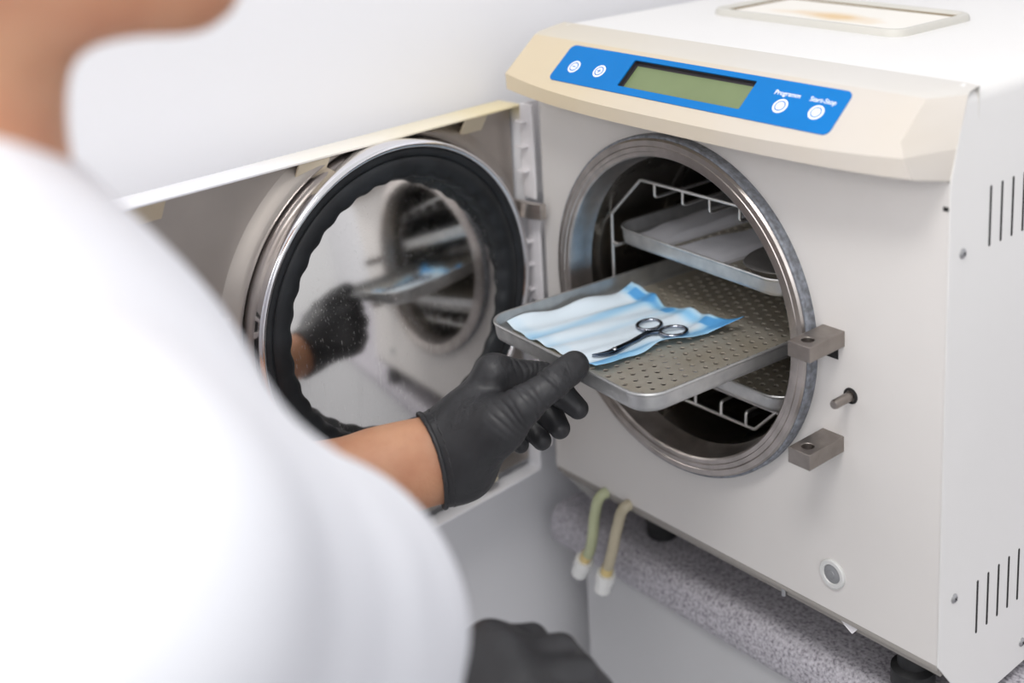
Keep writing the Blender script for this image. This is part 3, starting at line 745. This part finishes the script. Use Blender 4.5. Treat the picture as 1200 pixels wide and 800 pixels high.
# blue pouch on the pulled-out tray ------------------------------------
ZF = -.0154
def pouch():
    r = np.random.default_rng(8); n, m = 90, 70
    A_, B_, C_, D_ = np.array((-.100,.020)), np.array((.0165,.0215)), np.array((.029,.149)), np.array((-.0895,.147))
    V = []; tone = []
    for i in range(n+1):
        for j in range(m+1):
            u, v = i/n, j/m
            p = A_*(1-u)*(1-v)+B_*u*(1-v)+C_*u*v+D_*(1-u)*v
            # ragged right-hand edge and lifted corners
            p = p+np.array((.003*sin(9*v+.6)*u**4+.0016*sin(21*v)*u**6, .0015*sin(11*u)*(v**4)))
            p = p+np.array((.012,.010))*(max(0,u-.80)/.2)**2*(max(0,v-.80)/.2)**2
            h = .0024
            h += .0016*sin(2*pi*(3.1*u+.35*v)+.6)*(.35+.65*v)+.0010*sin(2*pi*(5.3*u-.5*v)+1.9)+.0005*sin(2*pi*(1.3*v+2.2*u)+.4)
            h += .0062*(max(0,v-.86)/.14)**1.5*(.5+.5*sin(10*u+.5))+.009*(max(0,u-.84)/.16)**2*(max(0,v-.84)/.16)
            h += .0050*(max(0,.16-u)/.16)**1.5*(.6+.4*sin(13*v))+.0035*(max(0,u-.86)/.14)**1.5*(.5+.5*sin(12*v+1))
            c = ((u-.56)/.22)**2+((v-.5)/.36)**2
            h = h*(1-.75*math.exp(-c*1.4))+.0004
            V.append(TL(0,p[0],p[1],ZF+max(h,.0004)))
            def band(x, c, w): return math.exp(-((x-c)/w)**2)
            tn = .62*band(u,.27+.02*sin(5*v),.055)*(.6+.4*v)+.75*band(u,.93+.015*sin(9*v),.05)+.70*band(v,.95,.05)+.35*band(u,1.0,.03)+.16*band(u,.48,.03)+.15*band(v,.04,.06)
            if v > .90 and v < .975 and (abs(u-.12) < .06 or abs(u-.47) < .045 or abs(u-.86) < .05): tn += .45
            tone.append(min(1,tn)-.12)
    F = [(i*(m+1)+j,(i+1)*(m+1)+j,(i+1)*(m+1)+j+1,i*(m+1)+j+1) for i in range(n) for j in range(m)]
    o = mesh('sterilisation_pouch', V, F, M['pouch'], smooth=180)
    at = o.data.attributes.new('tone','FLOAT','POINT'); at.data.foreach_set('value', tone)
    md = o.modifiers.new('thickness','SOLIDIFY'); md.thickness = .00035; md.offset = -1
    tag(o, 'crinkled pale blue and white sterilisation pouch lying flat on the pulled-out tray', 'pouch')
pouch()

# scissors -------------------------------------------------------------
def scissors():
    base = TL(0, -.002, .074, ZF+.0012)
    t = thing('scissors', tuple(base), 'small curved steel surgical scissors lying on the pale blue pouch', 'scissors')
    zz = ZF+.0032
    def P(x, y, h): return TL(0, x, y, zz+h)
    def bar(path, wds, hts, z):
        """flat tapered bar along a path in tray coordinates"""
        V = []; F = []; n = len(path); path = [np.array(p) for p in path]
        for i, p in enumerate(path):
            d = path[min(i+1,n-1)]-path[max(i-1,0)]; d = d/np.hypot(*d); s = np.array((-d[1],d[0])); w, h = wds[i]/2, hts[i]/2
            for a, b in ((-1,-.4),(-.55,-1),(.55,-1),(1,-.4),(1,.4),(.55,1),(-.55,1),(-1,.4)):
                q = p+s*a*w; V.append(P(q[0],q[1],z+b*h))
        for i in range(n-1): F += [(i*8+k,i*8+(k+1)%8,(i+1)*8+(k+1)%8,(i+1)*8+k) for k in range(8)]
        F += [tuple(range(8))[::-1], tuple(range((n-1)*8,n*8))]
        return V, F
    # two ring centres, pivot and tip measured along the tray
    r1 = np.array((-.0175,.1058)); r2 = np.array((.0075,.1105)); piv = np.array((.0030,.0525)); tip = np.array((-.0005,.0335)); cr = np.array((-.0052,.0935))
    for c, side in ((r1,-1),(r2,1)):
        nm = 'blade_half'
        mb = MB()
        a = [cr+np.array((side*.0008,0))+(cr-c)*0]
        j = c+(cr-c)/np.hypot(*(cr-c))*.0098
        path = smooth_path([j, cr+np.array((side*.0016,-.0015)), (cr*.6+piv*.4)+np.array((side*.0013,0)), piv+np.array((-side*.0006,0)), (piv*.55+tip*.45)+np.array((.0013-side*.0004,0)), tip+np.array((-.0012,0))], 6)
        path = [p[:2] for p in path]; n = len(path)
        wd = np.interp(np.linspace(0,1,n),[0,.2,.4,.6,.7,.85,1],[.0036,.0046,.0044,.0046,.0040,.0028,.0009])
        ht = np.interp(np.linspace(0,1,n),[0,.3,.6,.8,1],[.0030,.0026,.0024,.0018,.0008])
        mb.add(*bar(path, wd, ht, .0010+side*.0007))
        half = mb.build(nm, M['scis_d'], t, smooth=50)
        ring = MB(); n = 40; V = []; F = []
        ax = np.array((.35*side,1.)); ax = ax/np.hypot(*ax); bx = np.array((ax[1],-ax[0]))
        pts = []
        for k in range(n+2):
            a = 2*pi*k/n; q = c+ax*cos(a)*.0112+bx*sin(a)*.0096; pts.append(P(q[0],q[1],.0012+side*.0004))
        ring.tube(pts, .0016, 10, cap=False); ring.build('finger_ring', M['scis'], half, smooth=60)
    q = P(*piv,.0024); MB().cyl(q,(0,0,1),.0022,.0009,20,.0018).build('pivot_screw', M['chrome'], t, smooth=35)
scissors()

# ------------------------------------------------------------------ implicit surfaces for the person
class Field:
    """signed-distance grid; shapes are blended with a smooth minimum and evaluated only near themselves"""
    def __init__(s, lo, hi, h):
        s.lo = np.array(lo, float); s.h = h; s.n = np.ceil((np.array(hi)-s.lo)/h).astype(int)+1
        s.F = np.full(s.n, .08, np.float32)
    def sub(s, lo, hi):
        a = np.clip(np.floor((np.array(lo)-s.lo)/s.h).astype(int), 0, s.n); b = np.clip(np.ceil((np.array(hi)-s.lo)/s.h).astype(int)+1, 0, s.n)
        sl = tuple(slice(i,j) for i,j in zip(a,b)); g = [(s.lo[k]+s.h*np.arange(a[k],b[k])).astype(np.float32) for k in range(3)]
        return sl, g[0][:,None,None], g[1][None,:,None], g[2][None,None,:]
    def put(s, sl, d, k):
        f = s.F[sl]
        if k > 0:
            hh = np.clip(.5+.5*(f-d)/k, 0, 1); s.F[sl] = f*(1-hh)+d*hh-k*hh*(1-hh)
        else: s.F[sl] = np.minimum(f, d)
    def cone(s, a, b, r1, r2, k=.01, inf=0., flat=None):
        a = np.array(a, float); b = np.array(b, float); r1 += inf; r2 += inf; m = max(r1,r2)+k+.03
        sl, X, Y, Z = s.sub(np.minimum(a,b)-m, np.maximum(a,b)+m); d = b-a; L2 = float(d@d)
        t = np.clip(((X-a[0])*d[0]+(Y-a[1])*d[1]+(Z-a[2])*d[2])/max(L2,1e-9), 0, 1)
        q = np.sqrt((X-a[0]-t*d[0])**2+(Y-a[1]-t*d[1])**2+(Z-a[2]-t*d[2])**2)-(r1+(r2-r1)*t)
        s.put(sl, q, k)
    def ell(s, c, ax, R=None, k=.02, inf=0., cut=False):
        c = np.array(c, float); ax = np.array(ax, float)+inf; R = np.eye(3) if R is None else np.array(R)   # rows: the axes
        m = max(ax)+k+.03; sl, X, Y, Z = s.sub(c-m, c+m); x, y, z = X-c[0], Y-c[1], Z-c[2]
        u = [R[i][0]*x+R[i][1]*y+R[i][2]*z for i in range(3)]
        k0 = np.sqrt(sum((u[i]/ax[i])**2 for i in range(3))); k1 = np.sqrt(sum((u[i]/ax[i]**2)**2 for i in range(3)))
        q = k0*(k0-1)/np.maximum(k1,1e-6)
        if cut:
            f = s.F[sl]; q = -q; hh = np.clip(.5-.5*(f-q)/k, 0, 1); s.F[sl] = f*(1-hh)+q*hh+k*hh*(1-hh)
        else: s.put(sl, q, k)
    def half(s, p, n):   # keep the side n points away from
        p = np.array(p, float); n = np.array(n, float); n = n/np.linalg.norm(n)
        sl, X, Y, Z = s.sub(s.lo, s.lo+s.h*s.n); s.F = np.maximum(s.F, (X-p[0])*n[0]+(Y-p[1])*n[1]+(Z-p[2])*n[2]).astype(np.float32)
    def shell(s, c, r0, r1=9.):   # keep what lies between two balls round c
        sl, X, Y, Z = s.sub(s.lo, s.lo+s.h*s.n); q = np.sqrt((X-c[0])**2+(Y-c[1])**2+(Z-c[2])**2)
        s.F = np.maximum(s.F, np.maximum(r0-q, q-r1)).astype(np.float32)
    def mesh(s, smooth=2):
        F = s.F; ins = F < 0; nx, ny, nz = F.shape
        C = np.zeros((nx-1,ny-1,nz-1), np.int8)
        for i in (0,1):
            for j in (0,1):
                for k in (0,1): C += ins[i:nx-1+i, j:ny-1+j, k:nz-1+k]
        act = (C > 0) & (C < 8); ids = np.full(act.shape, -1, np.int64); idx = np.argwhere(act); ids[act] = np.arange(len(idx))
        acc = np.zeros((len(idx),3)); cnt = np.zeros(len(idx)); I, J, K = idx.T
        cor = [(i,j,k) for i in (0,1) for j in (0,1) for k in (0,1)]
        for a in cor:
            for ax in range(3):
                if a[ax]: continue
                b = list(a); b[ax] = 1
                fa = F[I+a[0],J+a[1],K+a[2]].astype(float); fb = F[I+b[0],J+b[1],K+b[2]].astype(float); mk = (fa < 0) != (fb < 0)
                t = np.where(mk, fa/np.where(mk, fa-fb, 1), 0); p = np.tile(np.array(a,float),(len(idx),1)); p[:,ax] += t
                acc[mk] += p[mk]; cnt[mk] += 1
        V = (idx+acc/cnt[:,None])*s.h+s.lo; Q = []
        for ax in range(3):
            u, v = [(1,2),(2,0),(0,1)][ax]
            a = [slice(None)]*3; b = [slice(None)]*3; a[ax] = slice(0,-1); b[ax] = slice(1,None)
            fa = ins[tuple(a)]; fb = ins[tuple(b)]; E = np.argwhere(fa != fb)
            ok = (E[:,u] > 0) & (E[:,v] > 0) & (E[:,u] < F.shape[u]-1) & (E[:,v] < F.shape[v]-1); E = E[ok]
            du = np.zeros(3,int); du[u] = 1; dv = np.zeros(3,int); dv[v] = 1
            q = np.stack([ids[tuple((E-du-dv).T)], ids[tuple((E-dv).T)], ids[tuple(E.T)], ids[tuple((E-du).T)]], 1)
            fl = fa[tuple(E.T)]; q[~fl] = q[~fl][:,::-1]; Q.append(q)
        Q = np.concatenate(Q)
        # Laplacian smoothing
        for _ in range(smooth):
            S = np.zeros_like(V); c = np.zeros(len(V))
            for i in range(4):
                a, b = Q[:,i], Q[:,(i+1)%4]; np.add.at(S, a, V[b]); np.add.at(c, a, 1); np.add.at(S, b, V[a]); np.add.at(c, b, 1)
            V = V*.5+.5*S/np.maximum(c,1)[:,None]
        return V, Q
def field_obj(name, V, Q, material, parent, **k):
    o = mesh(name, V, Q, material, parent, smooth='raw', **k); return o

# ------------------------------------------------------------------ the person
NB = np.array((.341,-.586))           # standing place (under the base of the neck)
BA = radians(78); HA = radians(72)    # directions the trunk and the face point to
def fr_(az): return np.array((cos(az),sin(az),0)), np.array((sin(az),-cos(az),0))
BF, BR = fr_(BA); HF, HR = fr_(HA); UP = np.array((0,0,1.))
GH = FLOOR
def B(r, f, h): return np.array((NB[0],NB[1],GH))+BR*r+BF*f+UP*h
def H(r, f, h): return np.array((NB[0],NB[1],GH))+HR*r+HF*(f+(.026 if h > 1.535 or f > .05 else 0))+UP*(h-.008)
SHH = 1.365
R_SH, L_SH = B(.172,.012,SHH-.012), B(-.178,-.01,SHH)
LW = np.array((.1384,-.2175,.1454)); LE = np.array((.030,-.450,.122))
RW = np.array((.306,-.379,.074)); RE = np.array((.392,-.462,.247))

LH = dict(tcmc=(.1589,-.2069,.1557),tmcp=(.1874,-.1797,.1887),tip_=(.1944,-.1540,.2015),ttip=(.1934,-.1339,.2068),
 imcp=(.1466,-.1738,.2000),ipip=(.1579,-.1370,.1885),idip=(.1705,-.1290,.1753),itip=(.1842,-.1245,.1658),
 mmcp=(.1357,-.1629,.1801),mpip=(.1451,-.1355,.1643),mdip=(.1590,-.1313,.1552),mtip=(.1727,-.1338,.1488),
 rmcp=(.1259,-.1609,.1598),rpip=(.1342,-.1414,.1468),rdip=(.1480,-.1401,.1424),rtip=(.1596,-.1415,.1370),
 pmcp=(.1190,-.1634,.1439),ppip=(.1269,-.1499,.1365),pdip=(.1350,-.1490,.1335),ptip=(.1431,-.1496,.1305))
LH = {k: np.array(v) for k, v in LH.items()}
AD = (LW-LE)/np.linalg.norm(LW-LE)                       # along the left forearm
CS = np.array((.1542,-.218,.1169))-np.array((.1204,-.2205,.1712)); CS = CS/np.linalg.norm(CS)   # across the wrist
def hand_left(f, inf=0., arm=True):
    g = f.cone
    w1, w2 = LW-CS*.0125, LW+CS*.0125
    for w in (w1, w2): g(w-AD*.045, w+AD*.012, .0225, .0215, .012, max(inf,-.0015))
    for k, r0, r1 in (('imcp',.0185,.0128),('mmcp',.0185,.0150),('rmcp',.018,.0145),('pmcp',.017,.0135)):
        g((w1 if k in ('imcp','mmcp') else w2)*.6+LW*.4+AD*.008, LH[k], r0, r1, .016, inf)
    g(w2*.75+LW*.25+AD*.004, LH['tcmc']*.5+LH['tmcp']*.5, .0195, .0165, .016, inf)
    g(LH['tcmc'], LH['tmcp'], .0175, .0140, .014, inf)
    g(LH['imcp']*.45+LW*.55, LH['tmcp']*.55+LH['tcmc']*.45, .016, .013, .016, inf)      # web between thumb and index
    g(LH['tmcp'], LH['tip_'], .0130, .0112, .006, inf); g(LH['tip_'], LH['ttip'], .0112, .0100, .004, inf)
    g(LH['tip_']*.3+LH['ttip']*.7, LH['ttip'], .0108, .0098, .004, inf)
    for c, r in (('i',.0105),('m',.0105),('r',.0098),('p',.0085)):
        ks = [c+q for q in ('mcp','pip','dip','tip')]
        g(LH[ks[0]], LH[ks[1]], r*1.12, r*1.02, .010, inf)
        g(LH[ks[1]], LH[ks[2]], r*1.0, r*.95, .0015, inf); g(LH[ks[2]], LH[ks[3]], r*.95, r*.74, .0015, inf)
# right hand, hanging relaxed in front of the trunk
RM = np.array((.331,-.303,.110))     # knuckle of the middle finger
def rhand_pts():
    a = RM-RW; a = a/np.linalg.norm(a); s = np.array((.62,-.70,-.36)); s = s-a*(a@s); s = s/np.linalg.norm(s)   # s points to the thumb side (index)
    n = np.cross(a, s); n = n if n[2] < 0 else -n      # palm side, downwards
    return a, s, n
def hand_right(f, inf=0.):
    g = f.cone; a, s, n = rhand_pts()
    for q in (-.011,.011): g(RW-a*.045+s*q, RW+a*.01+s*q, .0225, .0215, .012, max(inf,-.0015))
    for j, (q, ln, r) in enumerate(((.030,.078,.0100),(.010,.084,.0102),(-.011,.078,.0098),(-.030,.064,.0088))):
        m = RM+s*q-a*(.002 if j in (1,2) else .007)-n*(.002 if j in (1,2) else 0)
        g(RW+s*q*.45, m, .0185, .0150, .014, inf)
        p1 = m+(a*.78+n*.62)*ln*.48; p2 = p1+(a*.15+n*.98)*ln*.30; p3 = p2+(-a*.35+n*.93)*ln*.25
        g(m, p1, r*1.25, r*1.05, .006, inf); g(p1, p2, r*1.03, r*.96, .0015, inf); g(p2, p3, r*.95, r*.82, .0015, inf)
    t1 = RW+a*.030+s*.032+n*.010; t2 = t1+a*.034+s*.016+n*.014; t3 = t2+a*.028+n*.012
    g(RW+s*.012, t1, .020, .0165, .012, inf); g(t1, t2, .0150, .0120, .006, inf); g(t2, t3, .0115, .0095, .003, inf)

def trunk(f, inf=0., kk=.05):
    Rm = [BR, BF, UP]
    f.ell(B(0,-.005,.935), (.170,.120,.125), Rm, kk, inf)
    f.ell(B(0,.005,1.09), (.148,.112,.15), Rm, kk, inf)
    f.ell(B(0,.0,1.255), (.168,.122,.17), Rm, kk, inf)
    f.cone(B(-.125,-.012,1.328), B(.115,-.005,1.322), .066, .066, kk, inf)
    f.cone(B(-.035,-.02,1.41), B(.035,-.02,1.41), .064, .064, .05, inf)
def arms(f, inf=0., upto=None, only=None):
    for sh, e, w in ((R_SH,RE,RW),(L_SH,LE,LW)):
        f.cone(sh*.85+B(0,-.01,SHH)*.15, sh, .062, .060, .03, inf); u = e if upto is None else sh+(e-sh)*upto
        f.cone(sh, u, .058, .047 if upto is None else .052, .03, inf)
        if upto is None:
            f.cone(e, e+(w-e)*.35, .045, .045, .02, inf); f.cone(e+(w-e)*.35, w-(w-e)*.13, .045, .0280, .02, inf)
def head(f):
    f.cone(B(0,-.012,1.40), H(0,.016,1.53), .064, .053, .03)
    f.ell(H(0,-.008,1.645), (.076,.096,.100), [HR,HF,UP], .03)              # skull
    f.ell(H(0,.032,1.590), (.064,.070,.080), [HR,HF,UP], .03)               # face
    f.cone(H(-.044,.012,1.550), H(-.014,.083,1.520), .022, .016, .025); f.cone(H(.044,.012,1.550), H(.014,.083,1.520), .022, .016, .025)   # jaw
    f.ell(H(0,.088,1.519), (.020,.016,.015), [HR,HF,UP], .012)              # chin
    f.ell(H(0,.052,1.525), (.040,.045,.018), [HR,HF,UP], .02)
    f.cone(H(0,.099,1.645), H(0,.117,1.603), .008, .012, .010); f.ell(H(0,.106,1.598), (.018,.013,.009), [HR,HF,UP], .006)   # nose
    f.ell(H(0,.096,1.560), (.023,.012,.006), [HR,HF,UP], .006); f.ell(H(0,.095,1.549), (.021,.012,.007), [HR,HF,UP], .006)   # lips
    for s in (-1,1):
        f.ell(H(s*.032,.100,1.638), (.017,.012,.011), [HR,HF,UP], .008, cut=True)
        f.cone(H(s*.014,.094,1.662), H(s*.048,.080,1.660), .008, .007, .010)                         # brow
        f.ell(H(s*.079,-.008,1.615), (.010,.020,.032), [HR,HF,UP], .006); f.ell(H(s*.087,-.004,1.618), (.006,.011,.019), [HR,HF,UP], .004, cut=True)
def legs(f, inf=0., feet=True):
    for s in (-1,1):
        hp, kn, an = B(s*.092,0,.92), B(s*.098,.02,.50), B(s*.10,-.015,.085)
        f.cone(hp, kn, .088, .060, .03, inf); f.cone(kn, kn*.6+an*.4, .058, .058, .02, inf); f.cone(kn*.6+an*.4, an, .056, .036, .02, inf)
        if feet: f.cone(B(s*.10,-.04,.040), B(s*.112,.13,.030), .036, .028, .02, inf)

PERSON = thing('person', (NB[0],NB[1],FLOOR), 'person in white tunic and black gloves seen from behind, pulling out the tray', 'person')
lo, hi = (-.20,-.95,FLOOR-.02), (.75,-.10,.82)
f = Field(lo, hi, .0062); legs(f); trunk(f); arms(f); head(f)
hand_left(f, -.0036); hand_right(f, -.0036)
V, Q = f.mesh(2); body = field_obj('body', V, Q, M['skin'], PERSON)
f = Field((.55-.6,-.95,FLOOR+.78), (.80,-.20,.60), .0075); trunk(f, .016, .06); arms(f, .014, .80); f.cone(R_SH*.25+RE*.75, RE, .066, .066, .03); f.cone(RE, RE*.62+RW*.38, .066, .060, .03)
f.cone(B(0,-.012,.80), B(0,-.012,.95), .155, .15, .06, .03)
f.half(B(0,0,.80), -UP)
Rc = UP*.94-BF*.30; f.half(B(0,.0,1.468), Rc)
for sh, e in ((R_SH,RE),(L_SH,LE)): pass
V, Q = f.mesh(4)
from mathutils import noise as mnoise
cV = V.mean(0)
for i in range(len(V)):
    p = Vector(V[i]); n_ = mnoise.noise(Vector((p.x*9,p.y*9,p.z*5)))*.005+mnoise.noise(Vector((p.x*22+3,p.y*22,p.z*13)))*.0025
    d = V[i]-np.array((cV[0],cV[1],V[i][2])); d = d/max(np.linalg.norm(d),1e-6); V[i] = V[i]+d*n_
tunic = field_obj('tunic', V, Q, M['cloth'], PERSON, label='white tunic')
f = Field((.55-.6,-.95,FLOOR+.05), (.80,-.20,FLOOR+1.02), .0085); legs(f, .016, False); f.ell(B(0,-.005,.935), (.170,.120,.125), [BR,BF,UP], .05, .010); f.half(B(0,0,.07), -UP); f.half(B(0,0,.99), UP)
V, Q = f.mesh(3); field_obj('trousers', V, Q, M['cloth'], PERSON)
for s in (-1,1):
    c = B(s*.106,.04,.03); f = Field(c-.24, c+.24, .006)
    f.cone(B(s*.10,-.045,.042), B(s*.112,.135,.032), .042, .033, .02); f.cone(B(s*.10,-.03,.05), B(s*.10,-.02,.085), .045, .043, .02); f.half(B(0,0,.0005), -UP); f.half(B(0,0,.105), UP)
    V, Q = f.mesh(2); field_obj('shoe', V, Q, M['shoe'], PERSON)
c = H(0,-.008,1.645); f = Field(c-.14, c+.14, .004); f.ell(H(0,-.012,1.650), (.076,.096,.100), [HR,HF,UP], .01, .009); f.half(H(0,.045,1.66), HF*.8-UP*.62); f.half(H(0,0,1.575), -UP)
V, Q = f.mesh(2); field_obj('hair', V, Q, M['hair'], PERSON)
for s in (-1,1):
    c = H(s*.032,.086,1.638); mb = MB(); V = []; F = []
    V, F = lathe(lambda a,b,h,c=c: tuple(c+HR*a+UP*b+HF*h), [(.0001,.0115)]+[(.0115*sin(t),.0115*cos(t)) for t in np.linspace(.15,pi/1.6,9)], 20); e = mesh('eye', V, F, M['eye'], PERSON, smooth=60)
    V, F = lathe(lambda a,b,h,c=c: tuple(c+HR*a+UP*b+HF*h), [(.0001,.0119),(.003,.0117),(.005,.0108)], 20); mesh('iris', V, F, M['iris'], e, smooth=60)
# gloves: a tight skin over each hand, ending in a rolled cuff
GI = .0004
f = Field((.09,-.255,.09), (.222,-.108,.236), .00115); hand_left(f, GI)
cutc = LW-AD*.072+CS*.004; CR = .071
f.half(LW-AD*.03, -AD); f.shell(cutc, CR); V, Q = f.mesh(2)
def creases(V, a, b, lst, rad):
    """shallow folds round a finger: (place along it, depth, half width, slant)"""
    d = b-a; L = np.linalg.norm(d); d = d/L; u = np.cross(d, UP); u /= np.linalg.norm(u); w = np.cross(d, u)
    R = V-a; t = R@d; q = R-t[:,None]*d; rr = np.linalg.norm(q,axis=1); ang = np.arctan2(q@w, q@u)
    off = np.zeros(len(V))
    for t0, dep, wd_, sl, ph in lst: off += .62*dep*np.exp(-((t-t0*L-sl*np.sin(ang+ph)-.0006*np.sin(3*ang+ph*2))/wd_)**2)
    off *= np.clip((rad-rr)/.003, 0, 1)*np.clip((t+.004)/.004,0,1)*np.clip((L+.012-t)/.004,0,1)
    return V-q/np.maximum(rr,1e-6)[:,None]*off[:,None]
cr = np.random.default_rng(4)
V = creases(V, LH['tmcp'], LH['ttip'], [(.46,.0011,.0011,.002,.5),(.56,.0012,.0011,.002,.6),(.66,.0006,.0009,.002,.4),(.50,-.0006,.0012,.002,.5)]+[(-.02+.05*k,.0005+.0003*(k%2),.0009,.004*(-1)**k*.5+.002,.3+.5*k) for k in range(7)], .0185)
V = creases(V, LH['tcmc'], LH['tmcp'], [(.42+.085*k,.0006+.0003*(k%2),.0010,.005,.4+.25*k) for k in range(7)], .0215)
V = creases(V, LH['imcp'], LH['ipip'], [(.20+.11*k,.0007+.0003*(k%3),.0010,.003,.6*k) for k in range(8)], .0165)
gl = field_obj('glove', V, Q, M['glove'], PERSON, label='black glove on the left hand')
def cuff(fn, c, ad, cc, parent):
    for inf, r0, r1 in ((.0017,-.0008,.0030),(.0007,.0062,.0082)):
        f = Field(c-.075, c+.075, .0014); fn(f, GI+inf); f.half(c-ad*.03, -ad); f.half(c+ad*.03, ad); f.shell(cc, CR+r0, CR+r1); V, Q = f.mesh(2)
        field_obj('rolled_cuff' if inf > .001 else 'cuff_crease', V, Q, M['glove'], parent)
cuff(hand_left, LW, AD, cutc, gl)
a, s, n_ = rhand_pts()
c = (RW+RM)/2; f = Field(c-.13, c+.13, .0025); hand_right(f, .0006); f.half(RW-a*.035, -a); f.shell(RW-a*.085, CR); V, Q = f.mesh(2)
gr = field_obj('glove', V, Q, M['glove'], PERSON, label='black glove on the right hand')
cuff(hand_right, RW, a, RW-a*.085, gr)

for o in ROOTS:
    if '_w' in o: del o['_w']

# ------------------------------------------------------------------ light
wd = bpy.data.worlds.new('room_light'); SC.world = wd; wd.use_nodes = True
nt = wd.node_tree; bg = nt.nodes['Background']; bg.inputs['Strength'].default_value = .80
tc = nt.nodes.new('ShaderNodeTexCoord'); sx = nt.nodes.new('ShaderNodeSeparateXYZ'); nt.links.new(tc.outputs['Generated'], sx.inputs[0])
rp = nt.nodes.new('ShaderNodeValToRGB'); e = rp.color_ramp.elements
mr = nt.nodes.new('ShaderNodeMapRange'); mr.inputs['From Min'].default_value = -1; nt.links.new(sx.outputs['Z'], mr.inputs['Value']); nt.links.new(mr.outputs['Result'], rp.inputs['Fac'])
e[0].position = .25; e[0].color = (.62,.61,.61,1); e[1].position = .75; e[1].color = (.98,.98,1.0,1)
x = e.new(.48); x.color = (.86,.86,.88,1)
nt.links.new(rp.outputs['Color'], bg.inputs['Color'])
def area(name, loc, target, size, power, color=(1,1,1)):
    l = bpy.data.lights.new(name,'AREA'); l.energy = power; l.shape = 'RECTANGLE'; l.size, l.size_y = size; l.color = color
    o = bpy.data.objects.new(name, l); COL.objects.link(o); o.location = loc
    o.rotation_euler = (Vector(target)-Vector(loc)).to_track_quat('-Z','Y').to_euler(); return o
area('ceiling_lamp', (.80,-.85,1.70), (.55,-.3,0), (.7,.35), 15, (1,.985,.96))
area('side_fill', (2.3,-1.6,1.2), (.2,0,.15), (1.4,1.2), 12, (.97,.98,1))  # added fill from the right front, no window there
area('front_light', (1.1,-2.5,1.35), (.2,0,.15), (1.3,.9), 21, (1,.99,.97))  # added fill that brightens the front panel

# ------------------------------------------------------------------ camera
cam = bpy.data.cameras.new('camera'); co = bpy.data.objects.new('camera', cam); COL.objects.link(co); SC.camera = co
co.location = (.8753,-.7036,.6105); co.rotation_mode = 'XYZ'; co.rotation_euler = (1.3373,.0327,.8170)
cam.sensor_width = 36; cam.lens = 1512.3077/1200*36
cam.shift_x = (600-733.24)/1200; cam.shift_y = -(400-130.01)/1200
cam.clip_start = .02
cam.dof.use_dof = True; cam.dof.focus_distance = .99; cam.dof.aperture_fstop = 2.8
SC.view_settings.view_transform = 'Standard'; SC.view_settings.look = 'None'; SC.view_settings.exposure = 0; SC.view_settings.gamma = 1
SC.cycles.use_denoising = True
SC.cycles.max_bounces = 8
